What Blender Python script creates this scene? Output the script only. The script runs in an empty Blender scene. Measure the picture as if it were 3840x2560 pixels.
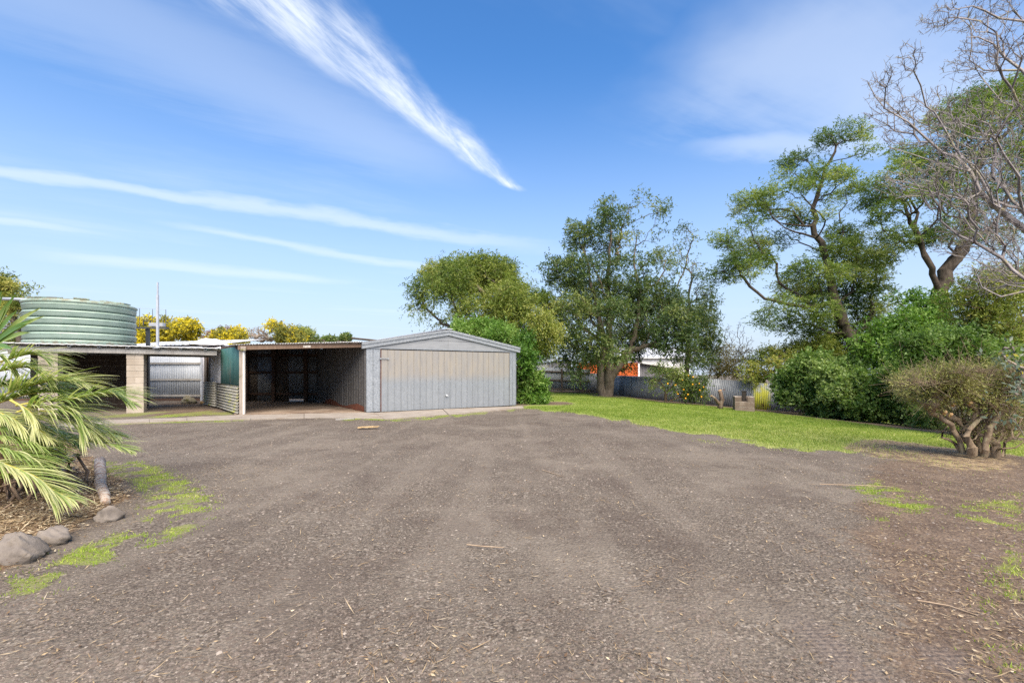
import bpy, math, random
import numpy as np
from mathutils import Vector, Matrix

# ------------------------------------------------------------------ camera, world, sun, exposure
scn = bpy.context.scene
col = scn.collection
scn.view_settings.view_transform = 'Standard'
scn.view_settings.look = 'None'
scn.view_settings.exposure = 1.92
scn.view_settings.gamma = 1.0
scn.view_settings.use_curve_mapping = False
scn.cycles.max_bounces = 6
scn.cycles.diffuse_bounces = 3
scn.cycles.glossy_bounces = 2
scn.cycles.transmission_bounces = 3
scn.cycles.transparent_max_bounces = 6
scn.cycles.caustics_reflective = False
scn.cycles.caustics_refractive = False
scn.cycles.use_denoising = False

CAM_H = 1.4
cam_data = bpy.data.cameras.new('camera'); cam_data.lens = 16.0; cam_data.sensor_width = 36.0
cam_data.shift_y = 0.0286; cam_data.clip_start = 0.05; cam_data.clip_end = 3000
cam = bpy.data.objects.new('camera', cam_data); col.objects.link(cam)
cam.location = (0, 0, CAM_H); cam.rotation_euler = (math.radians(90), 0, 0)
scn.camera = cam

SUN_AZ, SUN_EL = math.radians(163), math.radians(50)      # azimuth clockwise from +Y
sun_dir = Vector((math.sin(SUN_AZ)*math.cos(SUN_EL), math.cos(SUN_AZ)*math.cos(SUN_EL), math.sin(SUN_EL)))
sl = bpy.data.lights.new('sun', 'SUN'); sl.energy = 2.5; sl.angle = math.radians(60); sl.color = (1.0, 0.86, 0.68)
sun = bpy.data.objects.new('sun', sl); col.objects.link(sun)
sun.rotation_euler = (-sun_dir).to_track_quat('-Z', 'Y').to_euler()

world = bpy.data.worlds.new('World'); scn.world = world; world.use_nodes = True
wn, wl = world.node_tree.nodes, world.node_tree.links
wn.clear()
def wmath(op, a, b=None, c=None, clamp=False):
    n = wn.new('ShaderNodeMath'); n.operation = op; n.use_clamp = clamp
    for i, s in enumerate((a, b, c)):
        if s is None: continue
        if isinstance(s, (int, float)): n.inputs[i].default_value = s
        else: wl.new(s, n.inputs[i])
    return n.outputs[0]
def wsmooth(x, lo, hi):
    n = wn.new('ShaderNodeMapRange'); n.interpolation_type = 'SMOOTHSTEP'
    wl.new(x, n.inputs[0])
    n.inputs[1].default_value = lo; n.inputs[2].default_value = hi
    return n.outputs[0]
sky = wn.new('ShaderNodeTexSky'); sky.sky_type = 'NISHITA'; sky.sun_disc = False
sky.sun_elevation = SUN_EL; sky.sun_rotation = SUN_AZ
sky.air_density = 1.0; sky.dust_density = 0.3; sky.ozone_density = 1.6; sky.altitude = 50
tc = wn.new('ShaderNodeTexCoord')
sep = wn.new('ShaderNodeSeparateXYZ'); wl.new(tc.outputs['Generated'], sep.inputs[0])
zc = wmath('MAXIMUM', sep.outputs[2], 0.015)
pu, pv = wmath('DIVIDE', sep.outputs[0], zc), wmath('DIVIDE', sep.outputs[1], zc)   # a flat layer of high cloud
comb = wn.new('ShaderNodeCombineXYZ'); wl.new(pu, comb.inputs[0]); wl.new(pv, comb.inputs[1])
def wnoise(scale, detail=5, rough=0.6, rot=0.0, sc=(1, 1, 1), dist=0.0, off=(0, 0, 0)):
    mp = wn.new('ShaderNodeMapping'); mp.vector_type = 'TEXTURE'
    wl.new(comb.outputs[0], mp.inputs[0]); mp.inputs['Rotation'].default_value = (0, 0, rot)
    mp.inputs['Scale'].default_value = tuple(1/q for q in sc); mp.inputs['Location'].default_value = off
    n = wn.new('ShaderNodeTexNoise'); n.inputs['Scale'].default_value = scale
    n.inputs['Detail'].default_value = detail; n.inputs['Roughness'].default_value = rough
    n.inputs['Distortion'].default_value = dist
    wl.new(mp.outputs[0], n.inputs[0]); return n.outputs[0]
wob = wmath('SUBTRACT', wnoise(1.6, 4), 0.5)
wob2 = wmath('SUBTRACT', wnoise(1.6, 4, off=(7, 3, 0)), 0.5)
def streak(A, B, w0, w1, amp, warp, ragged, e0=0.15, e1=0.15):
    """a cirrus band from A to B in the cloud layer"""
    dx, dy = B[0]-A[0], B[1]-A[1]; L = math.hypot(dx, dy); ux, uy = dx/L, dy/L
    x = wmath('ADD', wmath('SUBTRACT', pu, A[0]), wmath('MULTIPLY', wob, warp))
    y = wmath('ADD', wmath('SUBTRACT', pv, A[1]), wmath('MULTIPLY', wob2, warp))
    t = wmath('DIVIDE', wmath('ADD', wmath('MULTIPLY', x, ux), wmath('MULTIPLY', y, uy)), L)
    d = wmath('SUBTRACT', wmath('MULTIPLY', x, uy), wmath('MULTIPLY', y, ux))
    d = wmath('ABSOLUTE', d)
    tc_ = wmath('MINIMUM', wmath('MAXIMUM', t, 0.0), 1.0)
    w = wmath('ADD', wmath('MULTIPLY', tc_, w1-w0), w0)
    w = wmath('MULTIPLY', w, wmath('ADD', wmath('MULTIPLY', ragged, 1.3), 0.35))
    k = wmath('SUBTRACT', 1.0, wsmooth(wmath('DIVIDE', d, w), 0.05, 1.0))
    k = wmath('MULTIPLY', k, wsmooth(t, 0.0, e0)); k = wmath('MULTIPLY', k, wmath('SUBTRACT', 1.0, wsmooth(t, 1.0-e1, 1.0)))
    return wmath('MULTIPLY', k, amp)
rag1 = wnoise(7, 7, 0.68, rot=1.22, sc=(0.32, 1.6, 1), dist=0.3)
rag3 = wnoise(2.2, 5, 0.6, rot=1.15, sc=(0.8, 1.2, 1))
rag2 = wnoise(2.6, 6, 0.65, rot=0.48, sc=(0.4, 2.2, 1))
fib = wsmooth(rag1, 0.34, 0.66)
s1 = wmath('MULTIPLY', streak((-1.25, 0.0), (0.07, 2.58), 0.34, 0.05, 0.92, 0.14, rag3, 0.2, 0.05), wmath('ADD', wmath('MULTIPLY', fib, 0.75), 0.25))
s1b = wmath('MULTIPLY', streak((-1.9, 0.35), (-0.05, 2.6), 0.75, 0.30, 0.26, 0.25, rag2, 0.2, 0.3), 1.0)
s2 = streak((-4.6, 1.2), (0.9, 4.05), 0.08, 0.32, 0.44, 0.5, rag2, 0.1, 0.35)
s3 = streak((-4.8, 1.9), (-2.75, 3.55), 0.20, 0.2, 0.36, 0.4, rag2, 0.1, 0.3)
s4 = streak((-2.5, 2.95), (-0.5, 4.8), 0.12, 0.30, 0.36, 0.35, rag2, 0.25, 0.3)
s5 = streak((-4.4, 3.7), (-1.6, 5.3), 0.5, 0.35, 0.34, 0.5, rag2, 0.3, 0.3)
s6 = streak((0.35, 1.35), (1.9, 1.75), 0.55, 0.7, 0.40, 0.5, rag2, 0.35, 0.2)
s7 = streak((0.7, 2.05), (1.9, 2.0), 0.12, 0.3, 0.38, 0.3, rag2, 0.35, 0.3)
veil = wmath('MULTIPLY', wsmooth(wnoise(0.55, 6, 0.6, rot=0.5, sc=(0.6, 1.6, 1), off=(3.1, 1.7, 0)), 0.50, 0.90), 0.36)
hz = wmath('MULTIPLY', wmath('SUBTRACT', 1.0, wsmooth(sep.outputs[2], -0.06, 0.58)), 0.98)      # pale blue haze thickening to the horizon
tot = veil
for s in (s1, s1b, s2, s3, s4, s5, s6, s7):
    tot = wmath('MAXIMUM', tot, s) if s is not s1b else wmath('ADD', tot, s)
tot = wmath('MULTIPLY', tot, 0.92, clamp=True)
tint = wn.new('ShaderNodeHueSaturation'); tint.inputs['Hue'].default_value = 0.504; tint.inputs['Saturation'].default_value = 1.30
wl.new(sky.outputs[0], tint.inputs['Color'])
mix = wn.new('ShaderNodeMix'); mix.data_type = 'RGBA'
hmx = wn.new('ShaderNodeMix'); hmx.data_type = 'RGBA'; wl.new(hz, hmx.inputs['Factor']); wl.new(tint.outputs[0], hmx.inputs['A']); hmx.inputs['B'].default_value = (2.45, 2.90, 3.65, 1)
wl.new(tot, mix.inputs['Factor']); wl.new(hmx.outputs['Result'], mix.inputs['A'])
mix.inputs['B'].default_value = (4.1, 4.4, 4.8, 1)
bg = wn.new('ShaderNodeBackground'); bg.inputs['Strength'].default_value = 0.068
wl.new(mix.outputs['Result'], bg.inputs['Color'])
wo = wn.new('ShaderNodeOutputWorld'); wl.new(bg.outputs[0], wo.inputs[0])

# ------------------------------------------------------------------ helpers
rs = np.random.RandomState(11)
rnd = random.Random(3)
def tag(o, label=None, cat=None, group=None, kind=None):
    if label: o['label'] = label
    if cat: o['category'] = cat
    if group: o['group'] = group
    if kind: o['kind'] = kind
    return o
def empty(name, loc, label=None, cat=None, group=None, kind=None):
    o = bpy.data.objects.new(name, None); col.objects.link(o); o.location = loc
    o.empty_display_size = 0.1
    return tag(o, label, cat, group, kind)
def put(name, me, m, parent=None):
    o = bpy.data.objects.new(name, me); col.objects.link(o)
    if m is not None and not me.materials: me.materials.append(m)
    if parent is not None:
        o.parent = parent
        o.matrix_parent_inverse = Matrix.Translation(-Vector(parent.location)) if parent.parent is None else Matrix()
    return o
def hgt(x, y):
    u = x - 2 + 0.15*(y - 10)
    u = np.maximum(u, 0)
    return np.where(u < 8, -0.0042*u*u, -0.2688 - 0.067*(u - 8))
def gz(x, y): return float(hgt(np.array(float(x)), np.array(float(y))))

class MB:
    def __init__(s): s.v = []; s.f = []
    def add(s, vs, fs):
        b = len(s.v); s.v += [tuple(p) for p in vs]; s.f += [tuple(i+b for i in f) for f in fs]
    def hexa(s, p):   # 8 corners: bottom 4 then top 4
        s.add(p, [(3,2,1,0),(4,5,6,7),(0,1,5,4),(1,2,6,5),(2,3,7,6),(3,0,4,7)])
    def box(s, c, d, rz=0.0):
        cx, cy, cz = c; hx, hy, hz = d[0]/2, d[1]/2, d[2]/2; ca, sa = math.cos(rz), math.sin(rz)
        P = []
        for z in (-hz, hz):
            for x, y in ((-hx,-hy),(hx,-hy),(hx,hy),(-hx,hy)):
                P.append((cx+x*ca-y*sa, cy+x*sa+y*ca, cz+z))
        s.hexa(P)
    def wall(s, O, u, s0, s1, n0, n1, z0, z1, z1b=None, z0b=None):
        """box along the 2-D direction u from O; n = to the right-hand side of u (outward)"""
        nx, ny = u[1], -u[0]
        if z1b is None: z1b = z1
        if z0b is None: z0b = z0
        q = lambda a, n, z: (O[0]+u[0]*a+nx*n, O[1]+u[1]*a+ny*n, z)
        s.hexa([q(s0,n1,z0),q(s1,n1,z0b),q(s1,n0,z0b),q(s0,n0,z0),q(s0,n1,z1),q(s1,n1,z1b),q(s1,n0,z1b),q(s0,n0,z1)])
    def bar(s, a, b, w, h, up=(0,0,1)):
        a, b = Vector(a), Vector(b); d = (b-a).normalized(); up = Vector(up)
        sd = d.cross(up)
        if sd.length < 1e-4: sd = d.cross(Vector((0,1,0)))
        sd.normalize(); un = sd.cross(d)
        P = []
        for e in (a, b):
            for x, y in ((-1,-1),(1,-1),(1,1),(-1,1)):
                P.append(e + sd*(x*w/2) + un*(y*h/2))
        s.add(P, [(0,1,2,3),(7,6,5,4),(0,4,5,1),(1,5,6,2),(2,6,7,3),(3,7,4,0)])
    def tube(s, pts, rad, k=8, cap=True):
        pts = [Vector(p) for p in pts]; n = len(pts)
        if not isinstance(rad, (list, tuple)): rad = [rad]*n
        u = None; rings = []
        for i, p in enumerate(pts):
            d = (pts[min(i+1,n-1)]-pts[max(i-1,0)]).normalized()
            if u is None:
                u = d.cross(Vector((0,0,1)))
                if u.length < 1e-3: u = d.cross(Vector((0,1,0)))
            u = (u - d*u.dot(d)).normalized(); w = d.cross(u)
            rings.append([p + (u*math.cos(a)+w*math.sin(a))*rad[i] for a in [2*math.pi*j/k for j in range(k)]])
        vs = [q for rg in rings for q in rg]; fs = []
        for i in range(n-1):
            for j in range(k):
                fs.append((i*k+j, i*k+(j+1)%k, (i+1)*k+(j+1)%k, (i+1)*k+j))
        if cap: fs += [tuple(range(k))[::-1], tuple((n-1)*k+j for j in range(k))]
        s.add(vs, fs)
    def corr(s, P, A, B, pitch=0.076, amp=0.009, per=5, phase=0.0, th=0.002, N=None, rows=1, bend=None):
        """corrugated sheet: corner P, A across the ridges, B along them; two skins and closed rims"""
        P, A, B = Vector(P), Vector(A), Vector(B)
        N = Vector(N) if N is not None else A.cross(B).normalized()
        n = max(2, int(round(A.length/pitch*per)))
        b0 = len(s.v); R = rows+1
        for side in (0, 1):
            for r_ in range(R):
                for i in range(n+1):
                    t = i/n; off = amp*math.sin(2*math.pi*A.length*t/pitch+phase) - side*th
                    if bend: off += bend(t, r_/rows)
                    s.v.append(tuple(P + A*t + B*(r_/rows) + N*off))
        W = n+1; K = W*R
        for r_ in range(rows):
            for i in range(n):
                a = b0+r_*W+i
                s.f.append((a, a+1, a+1+W, a+W)); s.f.append((a+K, a+W+K, a+W+1+K, a+1+K))
        for i in range(n):
            a = b0+i; s.f.append((a, a+K, a+K+1, a+1)); a = b0+rows*W+i; s.f.append((a, a+1, a+1+K, a+K))
    def mesh(s, name, smooth=False, bevel=None):
        me = bpy.data.meshes.new(name); me.from_pydata(s.v, [], s.f); me.update()
        if smooth:
            me.polygons.foreach_set('use_smooth', [True]*len(me.polygons))
        return me
    def build(s, name, m, parent=None, smooth=False):
        return put(name, s.mesh(name, smooth), m, parent)

def npmesh(name, Vv, Ff, attrs=None, smooth=False):
    """mesh from numpy arrays; Ff (n,3) or (n,4)"""
    me = bpy.data.meshes.new(name); n, k = Ff.shape
    me.vertices.add(len(Vv)); me.vertices.foreach_set('co', np.ascontiguousarray(Vv, dtype=np.float32).ravel())
    me.loops.add(n*k); me.loops.foreach_set('vertex_index', np.ascontiguousarray(Ff, dtype=np.int32).ravel())
    me.polygons.add(n); me.polygons.foreach_set('loop_start', np.arange(0, n*k, k, dtype=np.int32))
    if smooth: me.polygons.foreach_set('use_smooth', np.ones(n, dtype=bool))
    for a, arr in (attrs or {}).items():
        at = me.attributes.new(a, 'FLOAT', 'POINT'); at.data.foreach_set('value', np.ascontiguousarray(arr, dtype=np.float32))
    me.update(calc_edges=True); return me

def vnoise(x, y, seed=0):
    xi, yi = np.floor(x).astype(np.int64), np.floor(y).astype(np.int64); fx, fy = x-xi, y-yi
    fx, fy = fx*fx*(3-2*fx), fy*fy*(3-2*fy)
    def h(a, b):
        k = (a*374761393 + b*668265263 + seed*974711) & 0x7fffffff
        k = ((k ^ (k >> 13))*1274126177) & 0x7fffffff
        return ((k ^ (k >> 16)) & 0xffff)/65535.0
    return (h(xi,yi)*(1-fx)+h(xi+1,yi)*fx)*(1-fy) + (h(xi,yi+1)*(1-fx)+h(xi+1,yi+1)*fx)*fy
def fbm(x, y, f=1.0, o=4, seed=0):
    t = 0; a = 0.5; s = 0
    for i in range(o):
        t = t + a*vnoise(x*f, y*f, seed+i); s += a; a *= 0.55; f *= 2.03
    return t/s
def sdpoly(x, y, poly):
    """signed distance, positive inside"""
    d = np.full(x.shape, 1e9); ins = np.zeros(x.shape, bool); n = len(poly)
    for i in range(n):
        ax, ay = poly[i]; bx, by = poly[(i+1) % n]
        ex, ey = bx-ax, by-ay; t = np.clip(((x-ax)*ex+(y-ay)*ey)/(ex*ex+ey*ey+1e-9), 0, 1)
        d = np.minimum(d, np.hypot(x-ax-ex*t, y-ay-ey*t))
        if ay != by:
            ins ^= ((ay > y) != (by > y)) & (x < (bx-ax)*(y-ay)/(by-ay)+ax)
    return np.where(ins, d, -d)
def sstep(x, a, b):
    t = np.clip((x-a)/(b-a), 0, 1); return t*t*(3-2*t)

# ------------------------------------------------------------------ materials
class NT:
    def __init__(s, name):
        s.m = bpy.data.materials.new(name); s.m.use_nodes = True; s.t = s.m.node_tree; s.n = s.t.nodes; s.l = s.t.links
        s.n.clear(); s.out = s.n.new('ShaderNodeOutputMaterial'); s.b = s.n.new('ShaderNodeBsdfPrincipled'); s.l.new(s.b.outputs[0], s.out.inputs[0])
        s.co = s.n.new('ShaderNodeTexCoord').outputs['Object']
    def set(s, sock, v):
        if isinstance(v, (int, float)): sock.default_value = v
        elif isinstance(v, tuple): sock.default_value = v if len(v) == 4 or sock.type == 'VECTOR' else v+(1,)
        else: s.l.new(v, sock)
    def vec(s, sc=(1,1,1), rot=(0,0,0), loc=(0,0,0)):
        n = s.n.new('ShaderNodeMapping'); s.l.new(s.co, n.inputs[0]); n.inputs['Scale'].default_value = sc; n.inputs['Rotation'].default_value = rot; n.inputs['Location'].default_value = loc
        return n.outputs[0]
    def noise(s, scale, det=4, rough=0.6, vec=None, dist=0.0):
        n = s.n.new('ShaderNodeTexNoise'); s.l.new(vec if vec is not None else s.co, n.inputs[0]); n.inputs['Scale'].default_value = scale
        n.inputs['Detail'].default_value = det; n.inputs['Roughness'].default_value = rough; n.inputs['Distortion'].default_value = dist; return n.outputs[0]
    def voro(s, scale, vec=None, feat='F1', out='Distance'):
        n = s.n.new('ShaderNodeTexVoronoi'); n.feature = feat; s.l.new(vec if vec is not None else s.co, n.inputs[0]); n.inputs['Scale'].default_value = scale; return n.outputs[out]
    def sm(s, x, a, b, lo=0.0, hi=1.0):
        n = s.n.new('ShaderNodeMapRange'); n.interpolation_type = 'SMOOTHSTEP'; s.l.new(x, n.inputs[0])
        for i, v in enumerate((a, b, lo, hi)): n.inputs[i+1].default_value = v
        return n.outputs[0]
    def math(s, op, a, b=0.0, clamp=False):
        n = s.n.new('ShaderNodeMath'); n.operation = op; n.use_clamp = clamp; s.set(n.inputs[0], a); s.set(n.inputs[1], b); return n.outputs[0]
    def mix(s, f, a, b, mode='MIX'):
        n = s.n.new('ShaderNodeMix'); n.data_type = 'RGBA'; n.blend_type = mode; s.set(n.inputs['Factor'], f); s.set(n.inputs['A'], a); s.set(n.inputs['B'], b); return n.outputs['Result']
    def ramp(s, x, stops):
        n = s.n.new('ShaderNodeValToRGB'); s.l.new(x, n.inputs[0]); e = n.color_ramp.elements
        while len(e) < len(stops): e.new(0.5)
        for i, (p, c) in enumerate(stops): e[i].position = p; e[i].color = c+(1,)
        return n.outputs[0]
    def attr(s, name): n = s.n.new('ShaderNodeAttribute'); n.attribute_name = name; return n.outputs['Fac']
    def sepz(s):
        n = s.n.new('ShaderNodeSeparateXYZ'); s.l.new(s.co, n.inputs[0]); return n.outputs
    def bump(s, h, st=0.4, dist=0.01):
        n = s.n.new('ShaderNodeBump'); n.inputs['Strength'].default_value = st; n.inputs['Distance'].default_value = dist; s.l.new(h, n.inputs['Height']); s.l.new(n.outputs[0], s.b.inputs['Normal'])
    def fin(s, c, rough=0.7, metal=0.0, spec=0.4):
        s.set(s.b.inputs['Base Color'], c); s.set(s.b.inputs['Roughness'], rough); s.set(s.b.inputs['Metallic'], metal); s.b.inputs['Specular IOR Level'].default_value = spec
        return s.m

def m_plain(name, a, b, scale=4.0, rough=0.75, metal=0.0, c=None, cth=(0.58, 0.68), cscale=2.0, bump=0.0, bscale=40, stretch=(1,1,1), spec=0.4):
    t = NT(name); v = t.vec(stretch); f = t.sm(t.noise(scale, 5, 0.65, v), 0.3, 0.7)
    colr = t.mix(f, a, b)
    if c: colr = t.mix(t.sm(t.noise(cscale, 6, 0.7, t.vec(stretch, loc=(3,7,1))), *cth), colr, c)
    if bump: t.bump(t.noise(bscale, 4, 0.6, v), bump, 0.01)
    return t.fin(colr, rough, metal, spec)
def m_galv(name, a, b, c=None, cz=None, rust=0.0, metal=0.35, rough=0.5, streak=1.0, rv=0.16):
    """galvanised steel: spangle, vertical weather streaks, optional warm upper part and rust"""
    t = NT(name); sp = t.voro(38, t.vec((1,1,0.7)), out='Color'); sx = t.n.new('ShaderNodeSeparateColor'); t.l.new(sp, sx.inputs[0])
    oi = t.n.new('ShaderNodeObjectInfo')
    f = t.math('ADD', t.math('MULTIPLY', sx.outputs[0], 0.40), t.math('MULTIPLY', t.noise(5, 5, 0.65), 0.5))
    f = t.math('ADD', f, t.math('MULTIPLY', t.math('SUBTRACT', oi.outputs['Random'], 0.45), rv))
    colr = t.mix(t.sm(f, 0.2, 0.85), a, b)
    st = t.noise(7, 5, 0.7, t.vec((1.4,1.4,0.10)))
    colr = t.mix(t.sm(st, 0.5, 0.75, 0, 0.30*streak), colr, (a[0]*0.55, a[1]*0.53, a[2]*0.5))
    if c:
        z = t.sepz()[2]; z2 = t.math('ADD', z, t.math('MULTIPLY', t.math('SUBTRACT', t.noise(3, 4), 0.5), 0.12))
        k = t.sm(z2, cz[0], cz[1])
        w = t.mix(t.sm(t.noise(4, 5, 0.6, t.vec((1.6,1.6,0.35), loc=(2,1,5))), 0.35, 0.7), c, (c[0]*1.18, c[1]*1.12, c[2]*1.0))
        w = t.mix(t.sm(t.noise(6, 5, 0.6, t.vec((1.6,1.6,0.16), loc=(8,3,5))), 0.56, 0.72, 0, 0.5), w, (c[0]*0.7, c[1]*0.72, c[2]*0.76))
        colr = t.mix(t.math('MULTIPLY', k, 0.85), colr, w)
    if rust: colr = t.mix(t.sm(t.noise(2.2, 6, 0.75, t.vec((1,1,0.5), loc=(5,5,5))), 0.70-rust, 0.76-rust), colr, (0.10, 0.042, 0.018))
    t.bump(t.noise(30, 3, 0.6), 0.06, 0.005)
    return t.fin(colr, rough, metal)
def m_wood(name, a, b, c=None, rough=0.85, moss=False):
    t = NT(name); v = t.vec((6,6,6)); f = t.noise(3, 6, 0.7, t.vec((14,14,1.2)))
    colr = t.mix(t.sm(f, 0.3, 0.7), a, b)
    colr = t.mix(t.sm(t.noise(1.7, 4), 0.45, 0.75, 0, 0.6), colr, c or a)
    if moss: colr = t.mix(t.sm(t.noise(3.5, 6, 0.7, t.vec(loc=(4,9,2))), 0.56, 0.66), colr, (0.10, 0.115, 0.02))
    t.bump(f, 0.35, 0.006); return t.fin(colr, rough, 0, 0.25)
def m_leaf(name, stops, trans=0.30, rough=0.5, spec=0.35, patch=None):
    """leaf colours by a random value stored on each leaf"""
    t = NT(name); colr = t.ramp(t.attr('rnd'), stops)
    if patch: colr = t.mix(t.sm(t.noise(patch[1], 3, 0.5), 0.45, 0.65, 0, patch[2]), colr, patch[0])
    t.fin(colr, rough, 0, spec)
    tr = t.n.new('ShaderNodeBsdfTranslucent'); ml = t.mix(1.0, colr, (1.25, 1.3, 0.7), 'MULTIPLY'); t.l.new(ml, tr.inputs[0])
    mx = t.n.new('ShaderNodeMixShader'); mx.inputs[0].default_value = trans; t.l.new(t.b.outputs[0], mx.inputs[1]); t.l.new(tr.outputs[0], mx.inputs[2]); t.l.new(mx.outputs[0], t.out.inputs[0])
    return t.m
def m_bark(name, a, b, lich=None):
    t = NT(name); f = t.noise(9, 6, 0.7, t.vec((1,1,0.25))); colr = t.mix(t.sm(f, 0.3, 0.7), a, b)
    if lich: colr = t.mix(t.sm(t.noise(5, 5, 0.7, t.vec(loc=(3,3,3))), 0.52, 0.64), colr, lich)
    t.bump(f, 0.7, 0.03); return t.fin(colr, 0.9, 0, 0.2)
# ------------------------------------------------------------------ the ground: one sheet, gravel / soil / mulch / lawn by place
LAWN = [(0.31, 16.9), (1.69, 15.48), (2.9, 13.56), (3.47, 11.95), (3.93, 10.69), (4.06, 9.16), (4.66, 8.34), (5.61, 8.1), (6.13, 7.69), (7.06, 8.08), (8.61, 8.97), (9.21, 8.19)] + [(20,8.5),(22,20),(15,30),(7.4,35),(-2,34),(-2,22)]
TAN = [(7.44, 9.92), (8.66, 10.48), (9.19, 9.66), (10.03, 8.92), (7.92, 7.04), (6.42, 6.55), (6.36, 7.28), (5.89, 7.57), (6.19, 8.58)]
MULCH = [(-3.44, 3.06), (-3.64, 3.54), (-3.92, 4.26), (-3.84, 4.39), (-4.06, 4.9), (-5.21, 5.89), (-7.24, 7.76), (-8.88, 9.23)] + [(-14,9.5),(-14,3)]
PATCHES = [[(-6.32, 6.95), (-5.52, 6.95), (-3.93, 5.66), (-2.84, 4.52), (-2.8, 4.03), (-2.76, 3.67), (-3.23, 3.77), (-3.58, 4.32), (-3.97, 4.9), (-4.74, 5.66), (-5.58, 6.13)],
           [(-3.14, 2.8), (-2.93, 2.85), (-2.83, 3.23), (-2.76, 3.77), (-3.47, 4.14), (-3.5, 3.67), (-3.36, 3.26), (-3.48, 3.09)],
           [(4.06, 5.48), (4.76, 5.97), (4.74, 5.42), (4.43, 4.7), (4.02, 4.41), (3.75, 4.53)],
           [(4.52, 4.71), (6.12, 5.44), (2.3, 2.04), (2.13, 2.04), (2.46, 2.45), (3.23, 3.06), (3.91, 3.88)],
           [(3.45, 3.34), (4.04, 3.59), (3.34, 2.97)],
           [(2.61, 2.57), (3.09, 2.74), (2.3, 2.04), (2.18, 2.04)],
           [(3.41, 4.33), (3.78, 4.47), (3.34, 3.87), (3.05, 3.92)]]
STRIP = [[(-10.08, 10.3), (-10.4, 11.83), (-9.76, 12.26), (-7.52, 12.58), (-7.62, 13.13), (-10.18, 12.78), (-10.78, 11.95)], [(-11.72, 13.43), (-9.93, 13.89), (-9.04, 15.13), (-11.6, 17.07), (-12.28, 15.42), (-12.57, 14.4)],
         [(-4.72, 12.58), (-3.91, 12.85), (-3.24, 12.58), (-2.43, 12.99), (-0.18, 15.52), (0.39, 16.83), (-2.35, 14.31), (-3.52, 13.2), (-4.96, 13.66)]]
SOILX = [[(-11.36, 14.06), (-16.29, 21.73), (-14.51, 21.73), (-9.39, 15.42), (-9.22, 14.06)]]
SLAB = [(-11.45, 12.78), (-9.7, 13.58), (-8.46, 14.31), (-4.85, 15.13), (0.15, 18.24), (0.42, 17.83), (0.4, 17.07), (-2.36, 14.4), (-3.57, 13.35), (-5.05, 13.89), (-7.54, 13.28), (-9.18, 12.85), (-10.71, 11.95)]
CARFLOOR = [(-8.5,14.35),(-4.86,15.18),(-9.0,20.6),(-13.3,20.9)]
def masks(x, y):
    n1, n2 = fbm(x, y, 0.9, 4, 1), fbm(x, y, 3.2, 4, 9)
    lawn = sstep(sdpoly(x, y, LAWN) + (n1-0.5)*1.6 + (n2-0.5)*1.5, -0.45, 0.75)
    d = sdpoly(x, y, LAWN)
    # bare soil under the fences, trees and hedge
    edge = np.full(x.shape, 1e9)
    for (a, b) in (((1.2,32.4),(7.2,33.4)),((7.2,33.4),(9.2,26.6)),((9.2,26.6),(12.8,23.4)),((12.8,23.4),(14.2,14.9)),((14.2,14.9),(19,10.5))):
        ex, ey = b[0]-a[0], b[1]-a[1]; t = np.clip(((x-a[0])*ex+(y-a[1])*ey)/(ex*ex+ey*ey), 0, 1)
        edge = np.minimum(edge, np.hypot(x-a[0]-ex*t, y-a[1]-ey*t))
    bare = 1-sstep(edge + (n1-0.5)*1.2, 1.3, 2.0)
    for cx, cy, r in ((5.74,28.2,1.1),(8.6,24.6,0.9),(1.0,19.6,1.7),(8.55,8.3,1.2)):
        bare = np.maximum(bare, 1-sstep(np.hypot(x-cx, y-cy)+(n1-0.5)*0.8, r*0.75, r*1.15))
    tan = sstep(sdpoly(x, y, TAN)+(n1-0.5)*0.9+(n2-0.5)*0.6, -0.15, 0.3)
    soil = sstep(x - (1.35+(y-2.0)*0.80) + (n1-0.5)*1.6, -0.7, 1.1)*(1-sstep(y, 7.6, 9.2))
    mulch = sstep(sdpoly(x, y, MULCH)+(n1-0.5)*0.5+(n2-0.5)*0.3, -0.1, 0.15)
    pat = np.zeros(x.shape)
    for p in PATCHES: pat = np.maximum(pat, sstep(sdpoly(x, y, p), -0.12, 0.2))
    n3 = fbm(x, y, 8.0, 3, 19); pat = pat*sstep(n2*0.4+n1*0.15+n3*0.45-0.05*(x > 0), 0.41, 0.54)
    for p in STRIP: pat = np.maximum(pat, sstep(sdpoly(x, y, p), -0.1, 0.15)*sstep(n2, 0.36, 0.5))
    sx = np.zeros(x.shape)
    for p in SOILX: sx = np.maximum(sx, sstep(sdpoly(x, y, p)+(n1-.5)*.6, -0.2, 0.3))
    lawn = lawn*(1-bare)*(1-tan*0.72)
    soil = np.clip(np.maximum(np.maximum(soil, sx*0.9), bare), 0, 1)
    return lawn, soil, mulch, np.clip(pat, 0, 1), tan
def treads(x, y):
    k = np.zeros(x.shape)
    for c in (1.62, 2.10): k = np.maximum(k, (1-sstep(np.abs(x-c-0.02*(y-2)), 0.08, 0.14))*(1-sstep(y, 2.35, 2.75)))
    return k*sstep(fbm(x, y, 2.0, 3, 77), 0.30, 0.5)
def axis(lo, a, b, hi, st, far):
    m = list(np.arange(a, b, st)); s = st; L = []
    v = a
    while v > lo: s *= 1.22; v -= s; L.append(v)
    R = []; v = m[-1]; s = st
    while v < hi: s *= 1.22; v += s; R.append(v)
    return np.array(L[::-1]+m+R)
gx, gy = axis(-420, -8, 10.5, 420, 0.075, 0), axis(-60, 1.4, 10, 700, 0.075, 0)
GX, GY = np.meshgrid(gx, gy); fx, fy = GX.ravel(), GY.ravel()
lawn, soil, mulch, pat, tan = masks(fx, fy)
near = 1-sstep(np.hypot(fx, fy), 25, 60)
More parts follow.
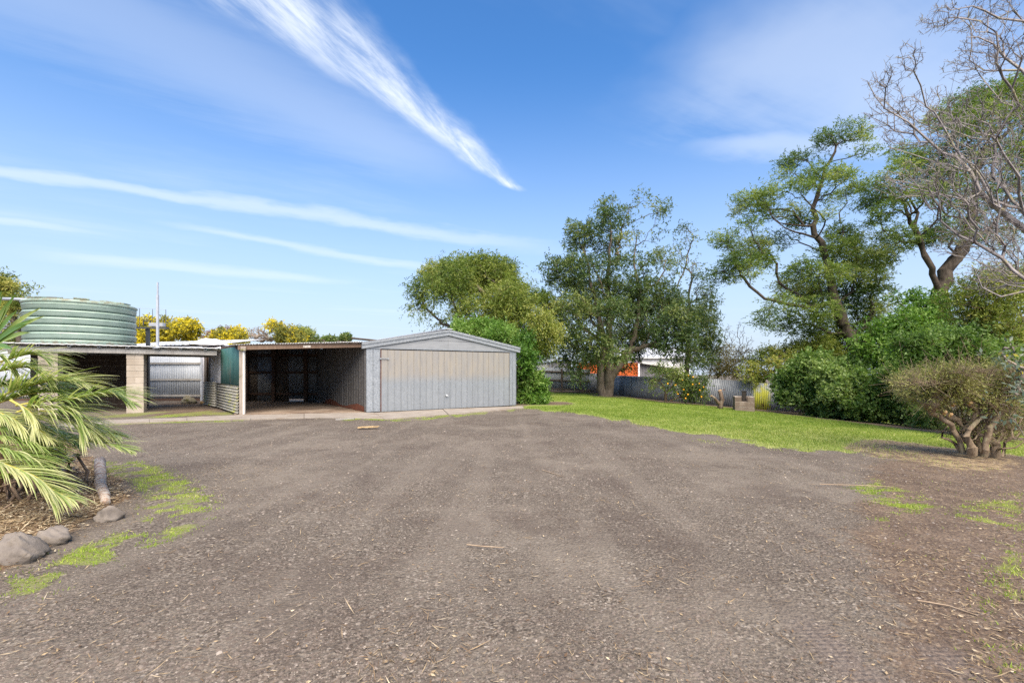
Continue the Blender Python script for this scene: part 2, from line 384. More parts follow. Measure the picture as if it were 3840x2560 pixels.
fz = hgt(fx, fy) + near*((fbm(fx, fy, 0.35, 3, 20)-0.5)*0.05 + (fbm(fx, fy, 4.0, 3, 30)-0.5)*0.016 + mulch*(fbm(fx, fy, 3.0, 3, 33))*0.05)
flat = np.maximum(sstep(sdpoly(fx, fy, SLAB), -0.5, 0.0), sstep(sdpoly(fx, fy, CARFLOOR), -0.6, -0.1))
fz = fz*(1-flat) - 0.03*flat
fz = np.where(np.hypot(fx, fy) > 120, np.maximum(fz, -6), fz)
nx, ny = len(gx), len(gy)
ii = (np.arange(ny-1)[:, None]*nx + np.arange(nx-1)[None, :]).ravel()
FF = np.stack([ii, ii+1, ii+1+nx, ii+nx], 1)

t = NT('gravel_and_soil')
A = {k: t.attr(k) for k in ('lawn', 'soil', 'mulch', 'pat', 'tan', 'tread')}
v1 = t.voro(62, t.vec((1,1,0.3)), out='Color'); s1_ = t.n.new('ShaderNodeSeparateColor'); t.l.new(v1, s1_.inputs[0])
v2 = t.voro(150, t.vec((1,1,0.3)), out='Color'); s2_ = t.n.new('ShaderNodeSeparateColor'); t.l.new(v2, s2_.inputs[0])
big = t.noise(0.42, 8, 0.68); mid = t.noise(2.3, 5, 0.65)
g = t.ramp(s1_.outputs[0], [(0.0,(0.050,0.040,0.031)),(0.35,(0.118,0.097,0.075)),(0.70,(0.162,0.136,0.106)),(0.92,(0.25,0.214,0.17)),(1.0,(0.40,0.352,0.29))])
g2 = t.ramp(s2_.outputs[1], [(0.0,(0.046,0.037,0.029)),(0.5,(0.126,0.104,0.081)),(0.9,(0.190,0.160,0.126)),(1.0,(0.36,0.31,0.25))])
gr = t.mix(t.sm(mid, 0.35, 0.65), g, g2); gr = t.mix(1.0, gr, (0.88, 0.885, 0.90), 'MULTIPLY')
gr = t.mix(t.sm(big, 0.46, 0.62, 0, 0.65), gr, (0.192, 0.165, 0.133))           # dusty worn tracks
gr = t.mix(t.sm(t.noise(0.9, 8, 0.72, t.vec(loc=(5,2,0))), 0.47, 0.66, 0, 0.55), gr, (0.074, 0.056, 0.045))
tr_ = t.noise(1.1, 4, 0.5, t.vec((1.5,0.12,1), rot=(0,0,0.28)))
gr = t.mix(t.sm(tr_, 0.50, 0.62, 0, 0.30), gr, (0.202, 0.175, 0.142))          # long tyre tracks
so = t.mix(t.sm(t.noise(3.0, 6, 0.7), 0.35, 0.7), (0.075, 0.049, 0.034), (0.150, 0.106, 0.074))
so = t.mix(t.sm(t.noise(26, 4, 0.7), 0.50, 0.70, 0, 0.8), so, (0.31, 0.235, 0.155))
mu = t.mix(t.sm(t.noise(9, 6, 0.75), 0.35, 0.7), (0.045, 0.026, 0.016), (0.19, 0.125, 0.070))
mu = t.mix(t.sm(t.noise(30, 5, 0.7, t.vec((1,0.35,1))), 0.50, 0.68), mu, (0.30, 0.215, 0.125))
la = t.mix(t.sm(t.noise(1.4, 6, 0.7), 0.35, 0.7), (0.165, 0.225, 0.036), (0.255, 0.295, 0.082))
la = t.mix(t.sm(t.noise(20, 4, 0.7), 0.45, 0.75, 0, 0.6), la, (0.29, 0.30, 0.10))
ta = t.mix(t.sm(t.noise(7, 6, 0.7), 0.40, 0.62), (0.115, 0.080, 0.058), (0.360, 0.280, 0.160))
brk = t.math('MULTIPLY', t.math('SUBTRACT', t.noise(9, 5, 0.75), 0.5), 0.9)
def msk(a): return t.sm(t.math('ADD', a, brk), 0.35, 0.65)
c_ = t.mix(t.math('MULTIPLY', msk(A['soil']), 0.80), gr, so)
c_ = t.mix(msk(A['mulch']), c_, mu)
c_ = t.mix(t.math('MULTIPLY', msk(A['tan']), 0.85), c_, ta)
c_ = t.mix(t.math('MULTIPLY', msk(A['pat']), 0.55), c_, (0.20, 0.24, 0.045))
c_ = t.mix(msk(A['lawn']), c_, la)
xy_ = t.sepz(); wv = t.math('SINE', t.math('MULTIPLY', xy_[0], 62.0)); wv2 = t.math('SINE', t.math('MULTIPLY', xy_[1], 190.0))
print_ = t.math('MULTIPLY', A['tread'], t.math('ADD', t.math('MULTIPLY', t.math('ABSOLUTE', wv), 1.3), t.math('MULTIPLY', wv2, 0.22)))
c_ = t.mix(t.math('MULTIPLY', A['tread'], 0.6), c_, (0.155, 0.125, 0.108))
hgt_ = t.math('ADD', t.voro(48, t.vec((1,1,0.3))), t.math('MULTIPLY', t.noise(60, 4, 0.7), 0.8))
hgt_ = t.math('ADD', hgt_, t.math('MULTIPLY', print_, 1.0))
t.bump(hgt_, 0.55, 0.018)
ground_mat = t.fin(c_, 0.9, 0.0, 0.25)
gme = npmesh('ground', np.stack([fx, fy, fz], 1), FF, dict(lawn=lawn, soil=soil, mulch=mulch, pat=pat, tan=tan, tread=treads(fx, fy)), smooth=True)
ground = put('ground', gme, ground_mat); tag(ground, kind='structure')

# materials of the built things
M = {}
M['galv'] = m_galv('galvanised_steel', (0.22,0.243,0.268), (0.35,0.377,0.405))
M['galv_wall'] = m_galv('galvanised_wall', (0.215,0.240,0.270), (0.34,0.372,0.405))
M['door'] = m_galv('weathered_door_steel', (0.215,0.238,0.262), (0.275,0.300,0.325), c=(0.275,0.262,0.245), cz=(0.92,1.36), metal=0.25)
M['galv_dark'] = m_galv('sooty_shaded_steel', (0.080,0.077,0.075), (0.150,0.147,0.145), metal=0.2, rough=0.5)  # sooty sheet; the carport's shade on the side wall is put into this colour
M['gable'] = m_plain('gable_board', (0.22,0.235,0.255), (0.28,0.297,0.315), 3, 0.6, 0.2, stretch=(1,1,8))
M['zinc'] = m_galv('zincalume_roof', (0.58,0.60,0.62), (0.74,0.76,0.78), metal=0.25, rough=0.45)
M['fence_steel'] = m_galv('pale_fence_steel', (0.36,0.40,0.45), (0.50,0.54,0.59), metal=0.0, rough=0.65)
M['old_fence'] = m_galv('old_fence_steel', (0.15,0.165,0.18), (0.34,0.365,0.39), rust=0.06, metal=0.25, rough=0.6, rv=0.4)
t = NT('lichened_fence_steel'); b0 = t.mix(t.sm(t.noise(4, 5, 0.7), 0.3, 0.7), (0.20,0.225,0.24), (0.34,0.37,0.38))
b0 = t.mix(t.sm(t.noise(1.3, 5, 0.7, t.vec((1,1,0.5))), 0.46, 0.58), b0, (0.40,0.40,0.045)); b0 = t.mix(t.sm(t.noise(2.2, 5, 0.7, t.vec(loc=(9,1,1))), 0.60, 0.66), b0, (0.10,0.05,0.025))
M['lichen_fence'] = t.fin(b0, 0.8, 0.05)
M['halfwall'] = m_plain('lichened_corrugated_iron', (0.20,0.19,0.16), (0.40,0.39,0.34), 5, 0.7, 0.05, c=(0.34,0.35,0.05), cth=(0.54,0.66), cscale=1.6)
M['beam'] = m_wood('old_brown_timber', (0.13,0.085,0.06), (0.21,0.15,0.11))
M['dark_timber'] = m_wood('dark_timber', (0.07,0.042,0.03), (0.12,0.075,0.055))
M['grey_timber'] = m_wood('weathered_grey_timber', (0.24,0.235,0.225), (0.38,0.37,0.35), (0.18,0.165,0.15))
M['post'] = m_wood('mossy_post_timber', (0.22,0.185,0.155), (0.36,0.315,0.27), moss=True)
M['fence_post'] = m_wood('fence_post_timber', (0.13,0.10,0.075), (0.22,0.18,0.14), moss=True)
M['pale_trim'] = m_plain('pale_painted_edge', (0.62,0.61,0.57), (0.72,0.71,0.67), 6, 0.6)
M['green'] = m_plain('faded_green_sheet', (0.022,0.085,0.080), (0.045,0.125,0.110), 2.5, 0.6, 0.0, c=(0.115,0.105,0.085), cth=(0.52,0.72), cscale=1.8, stretch=(1,1,0.4))
M['white_sheet'] = m_galv('whitewashed_sheet', (0.62,0.61,0.64), (0.78,0.77,0.80), metal=0.0, rough=0.6)
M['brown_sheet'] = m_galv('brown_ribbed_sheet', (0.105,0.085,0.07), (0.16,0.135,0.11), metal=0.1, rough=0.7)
M['steel_white'] = m_plain('pale_steel_tube', (0.40,0.43,0.48), (0.50,0.53,0.58), 6, 0.45, 0.3)
M['steel_dark'] = m_plain('dark_steel', (0.06,0.07,0.08), (0.09,0.10,0.115), 6, 0.5, 0.3)
M['white'] = m_plain('white_paint', (0.70,0.70,0.70), (0.80,0.80,0.80), 3, 0.6)
M['orange'] = m_plain('orange_container_paint', (0.62,0.13,0.030), (0.74,0.18,0.045), 4, 0.6, c=(0.42,0.10,0.04), cth=(0.62,0.75))
M['grey_shed'] = m_plain('dull_grey_cladding', (0.20,0.195,0.21), (0.27,0.265,0.28), 3, 0.65)
M['brick_red'] = m_plain('rust', (0.16,0.05,0.025), (0.10,0.035,0.02), 8, 0.9)
def m_block(name, a, b, stain):
    t = NT(name); oi = t.n.new('ShaderNodeObjectInfo'); vv = t.n.new('ShaderNodeVectorMath'); vv.operation = 'ADD'
    t.l.new(t.co, vv.inputs[0]); t.l.new(oi.outputs['Location'], vv.inputs[1])
    n = t.n.new('ShaderNodeTexNoise'); n.inputs['Scale'].default_value = 4; n.inputs['Detail'].default_value = 6; t.l.new(vv.outputs[0], n.inputs[0])
    n2 = t.n.new('ShaderNodeTexNoise'); n2.inputs['Scale'].default_value = 60; n2.inputs['Detail'].default_value = 4; t.l.new(vv.outputs[0], n2.inputs[0])
    c = t.mix(t.sm(n.outputs[0], 0.3, 0.7), a, b); c = t.mix(t.sm(oi.outputs['Random'], 0.0, 1.0, 0.0, 0.35), c, stain)
    t.bump(n2.outputs[0], 0.5, 0.008); return t.fin(c, 0.92, 0, 0.2)
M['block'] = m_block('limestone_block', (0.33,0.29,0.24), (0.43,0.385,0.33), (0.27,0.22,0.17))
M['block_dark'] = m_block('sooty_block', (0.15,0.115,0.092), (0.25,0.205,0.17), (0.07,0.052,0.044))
M['block_shaded'] = m_block('shaded_block', (0.075,0.058,0.048), (0.115,0.090,0.075), (0.05,0.038,0.03))  # inner walls of the tank stand, their deep shade put into the block colour
M['mortar'] = m_plain('mortar', (0.30,0.265,0.22), (0.36,0.32,0.27), 9, 0.95)
M['concrete'] = m_plain('worn_concrete', (0.235,0.205,0.172), (0.315,0.282,0.242), 2.2, 0.9, 0, c=(0.22,0.175,0.13), cth=(0.52,0.70), cscale=1.2, bump=0.3, bscale=50)
M['dirt_floor'] = m_plain('dirty_concrete_floor', (0.17,0.12,0.085), (0.30,0.24,0.185), 1.3, 0.92, 0, c=(0.10,0.065,0.045), cth=(0.5,0.7), cscale=0.8, bump=0.4, bscale=30)

# ------------------------------------------------------------------ concrete path and carport floor
path = empty('path', (-5, 14, 0), kind='structure')
def slab(parent, pts, z0, z1, name, m):
    b = MB(); n = len(pts)
    b.add([(x, y, z0) for x, y in pts]+[(x, y, z1) for x, y in pts], [tuple(range(n, 2*n))]+[(i, (i+1) % n, n+(i+1) % n, n+i) for i in range(n)])
    return b.build(name, m, parent)
PT = [(-11.92, 11.83), (-11.45, 12.78), (-10.52, 13.2), (-9.7, 13.58), (-8.46, 14.31), (-6.74, 14.75), (-4.61, 15.13), (-2.51, 16.48), (0.42, 17.97)]
PB = [(-10.85, 10.76), (-10.71, 11.95), (-9.92, 12.45), (-9.18, 12.85), (-7.62, 13.28), (-6.17, 13.5), (-3.71, 13.2), (-2.05, 14.57), (0.45, 17.07)]
for i in range(len(PT)-1):
    g0, g1 = (0.004 if i else 0), 0.004
    q = lambda a, b, f: (a[0]+(b[0]-a[0])*f, a[1]+(b[1]-a[1])*f)
    slab(path, [q(PB[i],PB[i+1],g0), q(PB[i],PB[i+1],1-g1), q(PT[i],PT[i+1],1-g1), q(PT[i],PT[i+1],g0)][::1], -0.12, 0.012+0.006*(i % 2), 'concrete_slab', M['concrete'])
slab(None, [(-8.75,14.36),(-4.86,15.16),(-8.98,20.7),(-13.1,20.8)], -0.12, 0.022, 'carport_floor', M['dirt_floor'])
tag(bpy.data.objects['carport_floor'], kind='structure')

# ------------------------------------------------------------------ the garage
GL_, GR_ = Vector((-4.88,15.22)), Vector((0.15,18.38))
gu = (GR_-GL_).normalized(); GW = (GR_-GL_).length
gs = Vector((-0.590, 0.807)).normalized(); GD_ = 6.9                           # towards the back
garage = empty('garage', (GL_.x, GL_.y, 0), 'low galvanised double garage with gabled roof and wide ribbed tilt door', 'garage')
EZ, RZ = 2.16, 2.70                                            # wall head at the eaves, wall apex
def ribbed(O, u, s0, s1, z0, z1, n, name, m, parent, off=0.0, jit=0.0, th=0.012, lip=0.018, bow=0.0):
    """n pan sheets with a raised lap on one edge, each a piece of its own"""
    w = (s1-s0)/n
    for i in range(n):
        b = MB(); a, e = s0+i*w, s0+(i+1)*w; o = off + rnd.uniform(-jit, jit)
        b.wall(O, u, a+0.003, e-0.003, o, o+th, z0, z1)
        b.wall(O, u, e-0.022, e-0.004, o+th, o+th+lip, z0, z1)
        b.wall(O, u, a+0.003, a+0.010, o+th, o+th+lip*0.5, z0, z1)
        b.build(name, m, parent)
O = (GL_.x, GL_.y)
u_ = (gu.x, gu.y)
D0, D1 = 0.50, 5.61
ribbed(O, u_, 0.0, D0-0.03, 0.02, EZ, 2, 'wall_panel', M['galv_wall'], garage, 0.0, 0.003)
ribbed(O, u_, D1+0.03, GW, 0.02, EZ, 2, 'wall_panel', M['galv_wall'], garage, 0.0, 0.003)
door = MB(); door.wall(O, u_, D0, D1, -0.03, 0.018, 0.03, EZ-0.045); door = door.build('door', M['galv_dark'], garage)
# each door sheet, tied to the frame at mid height
w = (D1-D0)/22
for i in range(22):
    b = MB(); a, e = D0+i*w, D0+(i+1)*w; o = 0.019+rnd.uniform(0, 0.006)
    b.wall(O, u_, a+0.003, e-0.003, o, o+0.012, 0.015, EZ-0.05)
    b.wall(O, u_, e-0.020, e-0.004, o+0.012, o+0.028, 0.015, EZ-0.05)
    b.wall(O, u_, e-0.018, e-0.007, o+0.028, o+0.034, 1.08, 1.10)
    b.build('door_panel', M['door'], door)
b = MB(); b.wall(O, u_, D0-0.022, D0-0.004, 0.0, 0.045, 0.03, EZ-0.02); b.build('rusty_frame_edge', M['brick_red'], garage)
b = MB(); b.wall(O, u_, D1+0.006, D1+0.024, 0.0, 0.035, 0.03, EZ-0.02); b.build('frame_edge', M['galv_dark'], garage)
b = MB(); b.wall(O, u_, D0-0.06, D0+0.26, 0.055, 0.070, 1.80, 1.825); b.wall(O, u_, D0+0.20, D0+0.235, 0.055, 0.085, 1.78, 1.845); b.wall(O, u_, D0-0.05, D0-0.015, 0.055, 0.085, 1.785, 1.84); b.build('latch', M['galv'], garage)
b = MB(); hp = Vector((O[0]+gu.x*2.88+gu.y*0.07, O[1]+gu.y*2.88-gu.x*0.07, 0.50)); nrm = Vector((gu.y, -gu.x, 0))
b.tube([hp-nrm*0.03, hp+nrm*0.02], 0.022, 10); b.tube([hp+nrm*0.02, hp+nrm*0.045], [0.034, 0.030], 12); b.bar(hp+nrm*0.04, hp+nrm*0.04+Vector((gu.x*0.07, gu.y*0.07, -0.015)), 0.02, 0.012); b.build('handle', M['zinc'], garage)
# gable boards
mid = GW/2; sl_ = (RZ-EZ)/mid
def gable_piece(za, zb, m, name, half=None):
    b = MB()
    # polygon of the gable between heights za and zb
    def sx(z): return max(0.0, (z-EZ)/sl_)
    pts = [(sx(za), za), (GW-sx(za), za), (GW-sx(zb), zb), (sx(zb), zb)]
    if half == 0: pts = [(sx(za), za), (mid-0.003, za), (mid-0.003, zb), (min(sx(zb), mid-0.003), zb)]
    if half == 1: pts = [(mid+0.003, za), (GW-sx(za), za), (max(GW-sx(zb), mid+0.003), zb), (mid+0.003, zb)]
    q = lambda s, n, z: (O[0]+gu.x*s+gu.y*n, O[1]+gu.y*s-gu.x*n, z)
    F_ = [q(s, 0.02, z) for s, z in pts]; B_ = [q(s, -0.02, z) for s, z in pts]
    b.add(F_+B_, [(0,1,2,3),(7,6,5,4),(0,4,5,1),(1,5,6,2),(2,6,7,3),(3,7,4,0)]); b.build(name, m, garage)
for h_ in (0, 1):
    gable_piece(EZ+0.004, EZ+0.325, M['gable'], 'gable_board', h_)
    gable_piece(EZ+0.335, RZ-0.01, M['gable'], 'gable_board', h_)
b = MB(); b.wall(O, u_, 0.0, GW, 0.02, 0.035, EZ-0.012, EZ+0.028); b.build('lintel_strip', M['galv'], garage)
# barge boards (two parallel steel strips each side) and roof sheets
q = lambda s, n, z: Vector((O[0]+gu.x*s-gs.x*n, O[1]+gu.y*s-gs.y*n, z))
OV = 0.16
for side in (0, 1):
    s_e, s_r = (-OV, mid) if side == 0 else (GW+OV, mid)
    ze = EZ - sl_*OV
    b = MB()
    for (lo, hi, n0, n1) in ((0.0, 0.125, 0.02, 0.075), (0.128, 0.20, 0.02, 0.10)):
        P = [q(s_e, n1, ze+lo), q(s_r, n1, RZ+lo), q(s_r, n0, RZ+lo), q(s_e, n0, ze+lo), q(s_e, n1, ze+hi), q(s_r, n1, RZ+hi), q(s_r, n0, RZ+hi), q(s_e, n0, ze+hi)]
        b.hexa(P if side == 0 else [P[i] for i in (1,0,3,2,5,4,7,6)])
    b.build('barge_board', M['galv'], garage)
    nsh = 9
    for k in range(nsh):
        a0, a1 = k*GD_/nsh, (k+1)*GD_/nsh
        b = MB(); P0 = q(s_e, 0.08-a0, ze+0.212+0.003*(k % 2)); 
        if side == 0: b.corr(P0, Vector((gs.x, gs.y, 0))*(a1-a0+0.03), q(s_r, 0, RZ+0.212)-q(s_e, 0, ze+0.212), 0.076, 0.008, 4, N=(-sl_*gu.x, -sl_*gu.y, 1))
        else: b.corr(P0, Vector((gs.x, gs.y, 0))*(a1-a0+0.03), q(s_r, 0, RZ+0.212)-q(s_e, 0, ze+0.212), 0.076, 0.008, 4, N=(sl_*gu.x, sl_*gu.y, 1))
        b.build('roof_sheet', M['zinc'], garage, True)
b = MB(); b.bar(q(mid, 0.12, RZ+0.235), q(mid, -GD_+0.08, RZ+0.235), 0.26, 0.022); b.build('ridge_cap', M['zinc'], garage)
# side and back walls (the side towards the carport shows its pan sheets inside out)
su = (-gs.x, -gs.y)
Obl = (GL_.x+gs.x*GD_, GL_.y+gs.y*GD_)
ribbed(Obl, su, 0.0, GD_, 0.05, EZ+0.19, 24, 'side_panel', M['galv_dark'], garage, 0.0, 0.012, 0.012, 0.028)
for k in range(7):
    b = MB(); b.wall(Obl, su, GD_-5.1+k*0.72, GD_-5.1+(k+1)*0.72-0.006, 0.042, 0.050, 0.03, 0.17+0.09*math.sin(k*1.3), 0.17+0.09*math.sin((k+1)*1.3)); b.build('rusted_skirting', M['brick_red'], garage)
Obr = (GR_.x, GR_.y)
ribbed(Obr, (gs.x, gs.y), 0.0, GD_, 0.05, EZ+0.17, 24, 'side_panel', M['galv_wall'], garage, 0.0, 0.004)
b = MB(); b.wall(O, u_, 0.02, GW-0.02, -0.09, -0.06, EZ-0.25, EZ+0.12); b.build('gap_shade_board', M['dark_timber'], garage)  # dark board added behind the door gap for shade, shuts out the sky
b = MB(); b.wall((GR_.x+gs.x*GD_, GR_.y+gs.y*GD_), (-gu.x, -gu.y), 0, GW/2, 0.0, 0.02, 0.02, EZ+0.1, RZ+0.12); b.wall((GR_.x+gs.x*GD_, GR_.y+gs.y*GD_), (-gu.x, -gu.y), GW/2, GW, 0.0, 0.02, 0.02, RZ+0.12, EZ+0.1); b.build('back_wall', M['galv_wall'], garage)

# ------------------------------------------------------------------ the carport
carport = empty('carport', (-8.56, 14.4, 0), 'dark open carport with lean-to iron roof between water tank stand and garage', 'carport')
FL, FR = Vector((-8.60,14.42)), Vector((-4.93,15.26))          # front line
BLc, BRc = Vector((-13.0,20.75)), Vector((-8.70,20.6))
cu = (FR-FL).normalized(); CW = (FR-FL).length
b = MB(); b.wall((FL.x,FL.y), (cu.x,cu.y), -0.06, CW+0.02, -0.02, 0.06, 2.06, 2.20, 2.31, 2.19); b.build('front_beam', M['beam'], carport)
b = MB(); b.wall((FL.x,FL.y), (cu.x,cu.y), -0.04, 0.065, -0.10, 0.0, -0.05, 2.06); b.build('front_post', M['post'], carport)
b = MB(); b.wall((FL.x,FL.y), (cu.x,cu.y), 0.066, 0.115, -0.09, 0.015, 0.0, 2.055); b.build('pale_post_trim', M['pale_trim'], carport)
b = MB(); b.bar((FL.x+0.05, FL.y-0.09, 2.10), (FL.x+0.20, FL.y-0.05, 2.10), 0.02, 0.13); b.build('beam_end_cap', M['post'], carport)
# small pale maker's plate on the beam
tp = NT('number_plate_print'); ps = tp.sepz()
pcol = tp.mix(tp.sm(tp.noise(90, 2, 0.5, tp.vec((1.0,1.0,0.4))), 0.50, 0.56, 0, 0.85), (0.62,0.58,0.52), (0.13,0.10,0.08))
M['plate'] = tp.fin(pcol, 0.6)
b = MB(); b.wall((FL.x,FL.y), (cu.x,cu.y), 1.86, 2.09, 0.062, 0.070, 2.155, 2.225); b.build('beam_plate', M['plate'], carport)
# rafters, purlins, roof sheets
def lerp3(a, b, f): return Vector(a)*(1-f)+Vector(b)*f
RFL, RFR, RBL, RBR = Vector((-8.72,14.30,2.225)), Vector((-4.95,15.05,2.36)), Vector((-13.35,20.95,2.52)), Vector((-8.95,20.7,2.50))
for k in range(5):
    f = (k+0.5)/5; b = MB(); b.bar(lerp3(RFL,RBL,f)+Vector((0.1,0,-0.09)), lerp3(RFR,RBR,f)+Vector((-0.02,0,-0.09)), 0.05, 0.10); b.build('purlin', M['dark_timber'], carport)
for k in range(6):
    f0, f1 = k/6, (k+1)/6; b = MB(); P = lerp3(RFL,RFR,f0)+Vector((0,0,0.004*(k % 2))); A_ = lerp3(RFL,RFR,f1)-lerp3(RFL,RFR,f0); B_ = (RBL-RFL)*(1-f0)+(RBR-RFR)*f0
    b.corr(P, A_*1.02, B_, 0.076, 0.010, 4, N=(0,0,1)); b.build('roof_sheet', M['zinc'], carport, True)
# back wall: dark corrugated sheets, posts and rails
bu = (BRc-BLc).normalized(); BW = (BRc-BLc).length
ns = 6
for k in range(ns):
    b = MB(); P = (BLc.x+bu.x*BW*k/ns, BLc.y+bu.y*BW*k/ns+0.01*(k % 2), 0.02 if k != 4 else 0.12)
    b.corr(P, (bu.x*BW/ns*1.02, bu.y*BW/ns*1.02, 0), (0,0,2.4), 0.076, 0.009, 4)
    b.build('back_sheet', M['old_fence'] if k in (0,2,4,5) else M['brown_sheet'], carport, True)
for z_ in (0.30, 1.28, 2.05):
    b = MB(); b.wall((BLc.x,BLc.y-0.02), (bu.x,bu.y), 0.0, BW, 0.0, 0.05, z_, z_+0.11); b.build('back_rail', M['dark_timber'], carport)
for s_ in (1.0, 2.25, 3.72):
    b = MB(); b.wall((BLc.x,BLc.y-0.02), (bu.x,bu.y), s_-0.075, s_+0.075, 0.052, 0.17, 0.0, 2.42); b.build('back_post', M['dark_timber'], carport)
# left side: green sheet, white sheet, brown ribbed sheets and the knee-high corrugated screen
lu = Vector((-4.14,4.57)).normalized()
def sidept(s, n, z): return Vector((FL.x+lu.x*s+lu.y*n, FL.y+lu.y*s-lu.x*n, z))   # n>0 : inside the carport
b = MB(); b.corr(sidept(0.10,0.03,0.62), (lu.x*3.3, lu.y*3.3, 0), (0,0,1.58), 0.19, 0.004, 4); b.build('green_side_sheet', M['green'], carport, True)
b = MB(); b.corr(sidept(3.42,0.04,0.45), (lu.x*2.1, lu.y*2.1, 0), (0,0,1.85), 0.20, 0.012, 5); b.build('white_side_sheet', M['white_sheet'], carport, True)
for k in range(2):
    b = MB(); b.corr(sidept(5.54+k*0.75,0.05,0.02), (lu.x*0.74, lu.y*0.74, 0), (0,0,2.30), 0.15, 0.018, 5); b.build('brown_side_sheet', M['brown_sheet'], carport, True)
for k, (s0, s1, zt, tz) in enumerate(((0.03,3.75,0.90,0.02),(3.70,6.35,0.93,-0.03))):
    b = MB(); P = sidept(s0,-0.05-0.02*k,0.03+0.02*k); E = sidept(s1,-0.06-0.02*k,0.03+tz)
    b.corr(P, (0,0,zt), E-P, 0.098, 0.034, 6, N=(-lu.y, lu.x, 0)); b.build('knee_wall_sheet', M['halfwall'], carport, True)
b = MB(); b.wall((sidept(6.0,0,0).x, sidept(6.0,0,0).y), (lu.x,lu.y), 0, 0.10, -0.02, 0.08, 0, 2.3); b.build('corner_post', M['dark_timber'], carport)
for s_ in (1.7, 3.40):
    b = MB(); pp = sidept(s_, 0.09, 0); b.box((pp.x, pp.y, 1.12), (0.08,0.08,2.24), math.atan2(lu.y, lu.x)); b.build('side_stud', M['dark_timber'], carport)
b = MB(); a_, b_2 = sidept(0.0,0.08,2.14), sidept(6.6,0.08,2.34); b.bar(a_, b_2, 0.05, 0.10); b.build('side_plate', M['dark_timber'], carport)

# ------------------------------------------------------------------ tank stand, tank
PU = Vector((0.89,0.456)).normalized()                        # along the front of the stand
SO = Vector((-12.80,15.10))                                   # front corner of the right pier
stand = empty('tank_stand', (SO.x, SO.y, 0), 'block-walled tank stand with flat timber and iron deck beside the carport', 'tank stand')
pn = Vector((-PU.y, PU.x))                                    # to the back
bm_ = {}
def block_mesh(L, Dp, Hh):
    key = (round(L,3), round(Dp,3), round(Hh,3))
    if key not in bm_:
        b = MB(); c = 0.010; hx, hy, hz_ = L/2-0.003, Dp/2-0.003, Hh/2-0.004
        P = []; 
        for z, k in ((-hz_,c),(-hz_+c,0),(hz_-c,0),(hz_,c)):
            for x, y in ((-1,-1),(1,-1),(1,1),(-1,1)): P.append((x*(hx-k), y*(hy-k), z))
        f = [(3,2,1,0),(12,13,14,15)]
        for r_ in range(3):
            for j in range(4): f.append((r_*4+j, r_*4+(j+1) % 4, r_*4+4+(j+1) % 4, r_*4+4+j))
        b.add(P, f); bm_[key] = b.mesh('block')
    return bm_[key]
def course(parent, O2, u2, length, depth, z0, nz, hz_=0.205, L=0.40, m=None, odd=0):
    """running-bond blocks"""
    n2 = Vector((-u2.y, u2.x)); ang = math.atan2(u2.y, u2.x)
    core = MB(); core.wall((O2.x,O2.y), (u2.x,u2.y), 0.012, length-0.012, -depth+0.012, -0.012, z0, z0+nz*hz_); core.build('mortar_core', M['mortar'], parent)
    for r_ in range(nz):
        s = 0.0; first = (L/2 if (r_+odd) % 2 else L)
        while s < length-1e-3:
            l = min(first, length-s); first = L
            o = put('block', block_mesh(l, depth, hz_), m, parent); c = O2+u2*(s+l/2)+n2*(depth/2)
            o.location = (c.x+rnd.uniform(-.004,.004), c.y+rnd.uniform(-.004,.004), z0+(r_+0.5)*hz_); o.rotation_euler = (0, 0, ang+rnd.uniform(-.012,.012)); s += l
ZB = 2.02
def pier(a):
    course(stand, a, PU, 0.46, 0.42, -0.05, 10, 0.204, 0.46, M['block'])
    course(stand, a+pn*0.43+PU*0.24, Vector((-0.63,0.777)).normalized(), 2.5, 0.20, -0.05, 10, 0.204, 0.42, M['block_shaded'])
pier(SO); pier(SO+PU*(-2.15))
course(stand, SO+pn*2.75+PU*(-3.3), PU, 3.3, 0.2, -0.05, 10, 0.204, 0.42, M['block_shaded'])
bA, bB = SO+PU*(-3.9)-pn*0.03, SO+PU*2.54-pn*0.03
b = MB(); b.bar((bA.x,bA.y,ZB-0.035+0.06), (bB.x,bB.y,ZB-0.035), 0.07, 0.075); b.build('front_beam', M['grey_timber'], stand)
b = MB(); b.bar((bA.x+pn.x*0.01,bA.y+pn.y*0.01,ZB+0.045+0.06), (bB.x+pn.x*0.01,bB.y+pn.y*0.01,ZB+0.045), 0.06, 0.072); b.build('front_beam', M['grey_timber'], stand)
b = MB(); bC, bD = bA+pn*2.9, bB+pn*2.9; b.bar((bC.x,bC.y,ZB+0.05), (bD.x,bD.y,ZB-0.01), 0.07, 0.15); b.build('rear_beam', M['grey_timber'], stand)
for k in range(9):                                             # steel joists, ends showing under the deck
    a = bA+PU*(0.35+k*0.72)-pn*0.10; e = a+pn*3.0; b = MB(); z_ = ZB+0.125+0.06*(1-k/9)
    d3 = Vector((pn.x,pn.y,0)); s3 = Vector((PU.x,PU.y,0))
    for (ox, oz, ww, hh) in ((0,-0.028,0.07,0.006),(0,0.028,0.07,0.006),(-0.032,0,0.006,0.05),(0.032,0,0.006,0.05)):
        o3 = s3*ox+Vector((0,0,z_+oz)); b.bar(Vector((a.x,a.y,0))+o3, Vector((e.x,e.y,0))+o3, ww, hh)
    b.build('joist', M['steel_white'], stand)
for k in range(8):                                             # deck sheets
    a = bA+PU*(k*0.81)-pn*0.16; z_ = ZB+0.185+0.06*(1-k/8)+0.004*(k % 2)
    b = MB(); b.corr((a.x,a.y,z_), (PU.x*0.82,PU.y*0.82,-0.0075), (pn.x*3.2,pn.y*3.2,0), 0.2, 0.006, 4, N=(0,0,1), th=0.024); b.build('deck_sheet', M['zinc'], stand)
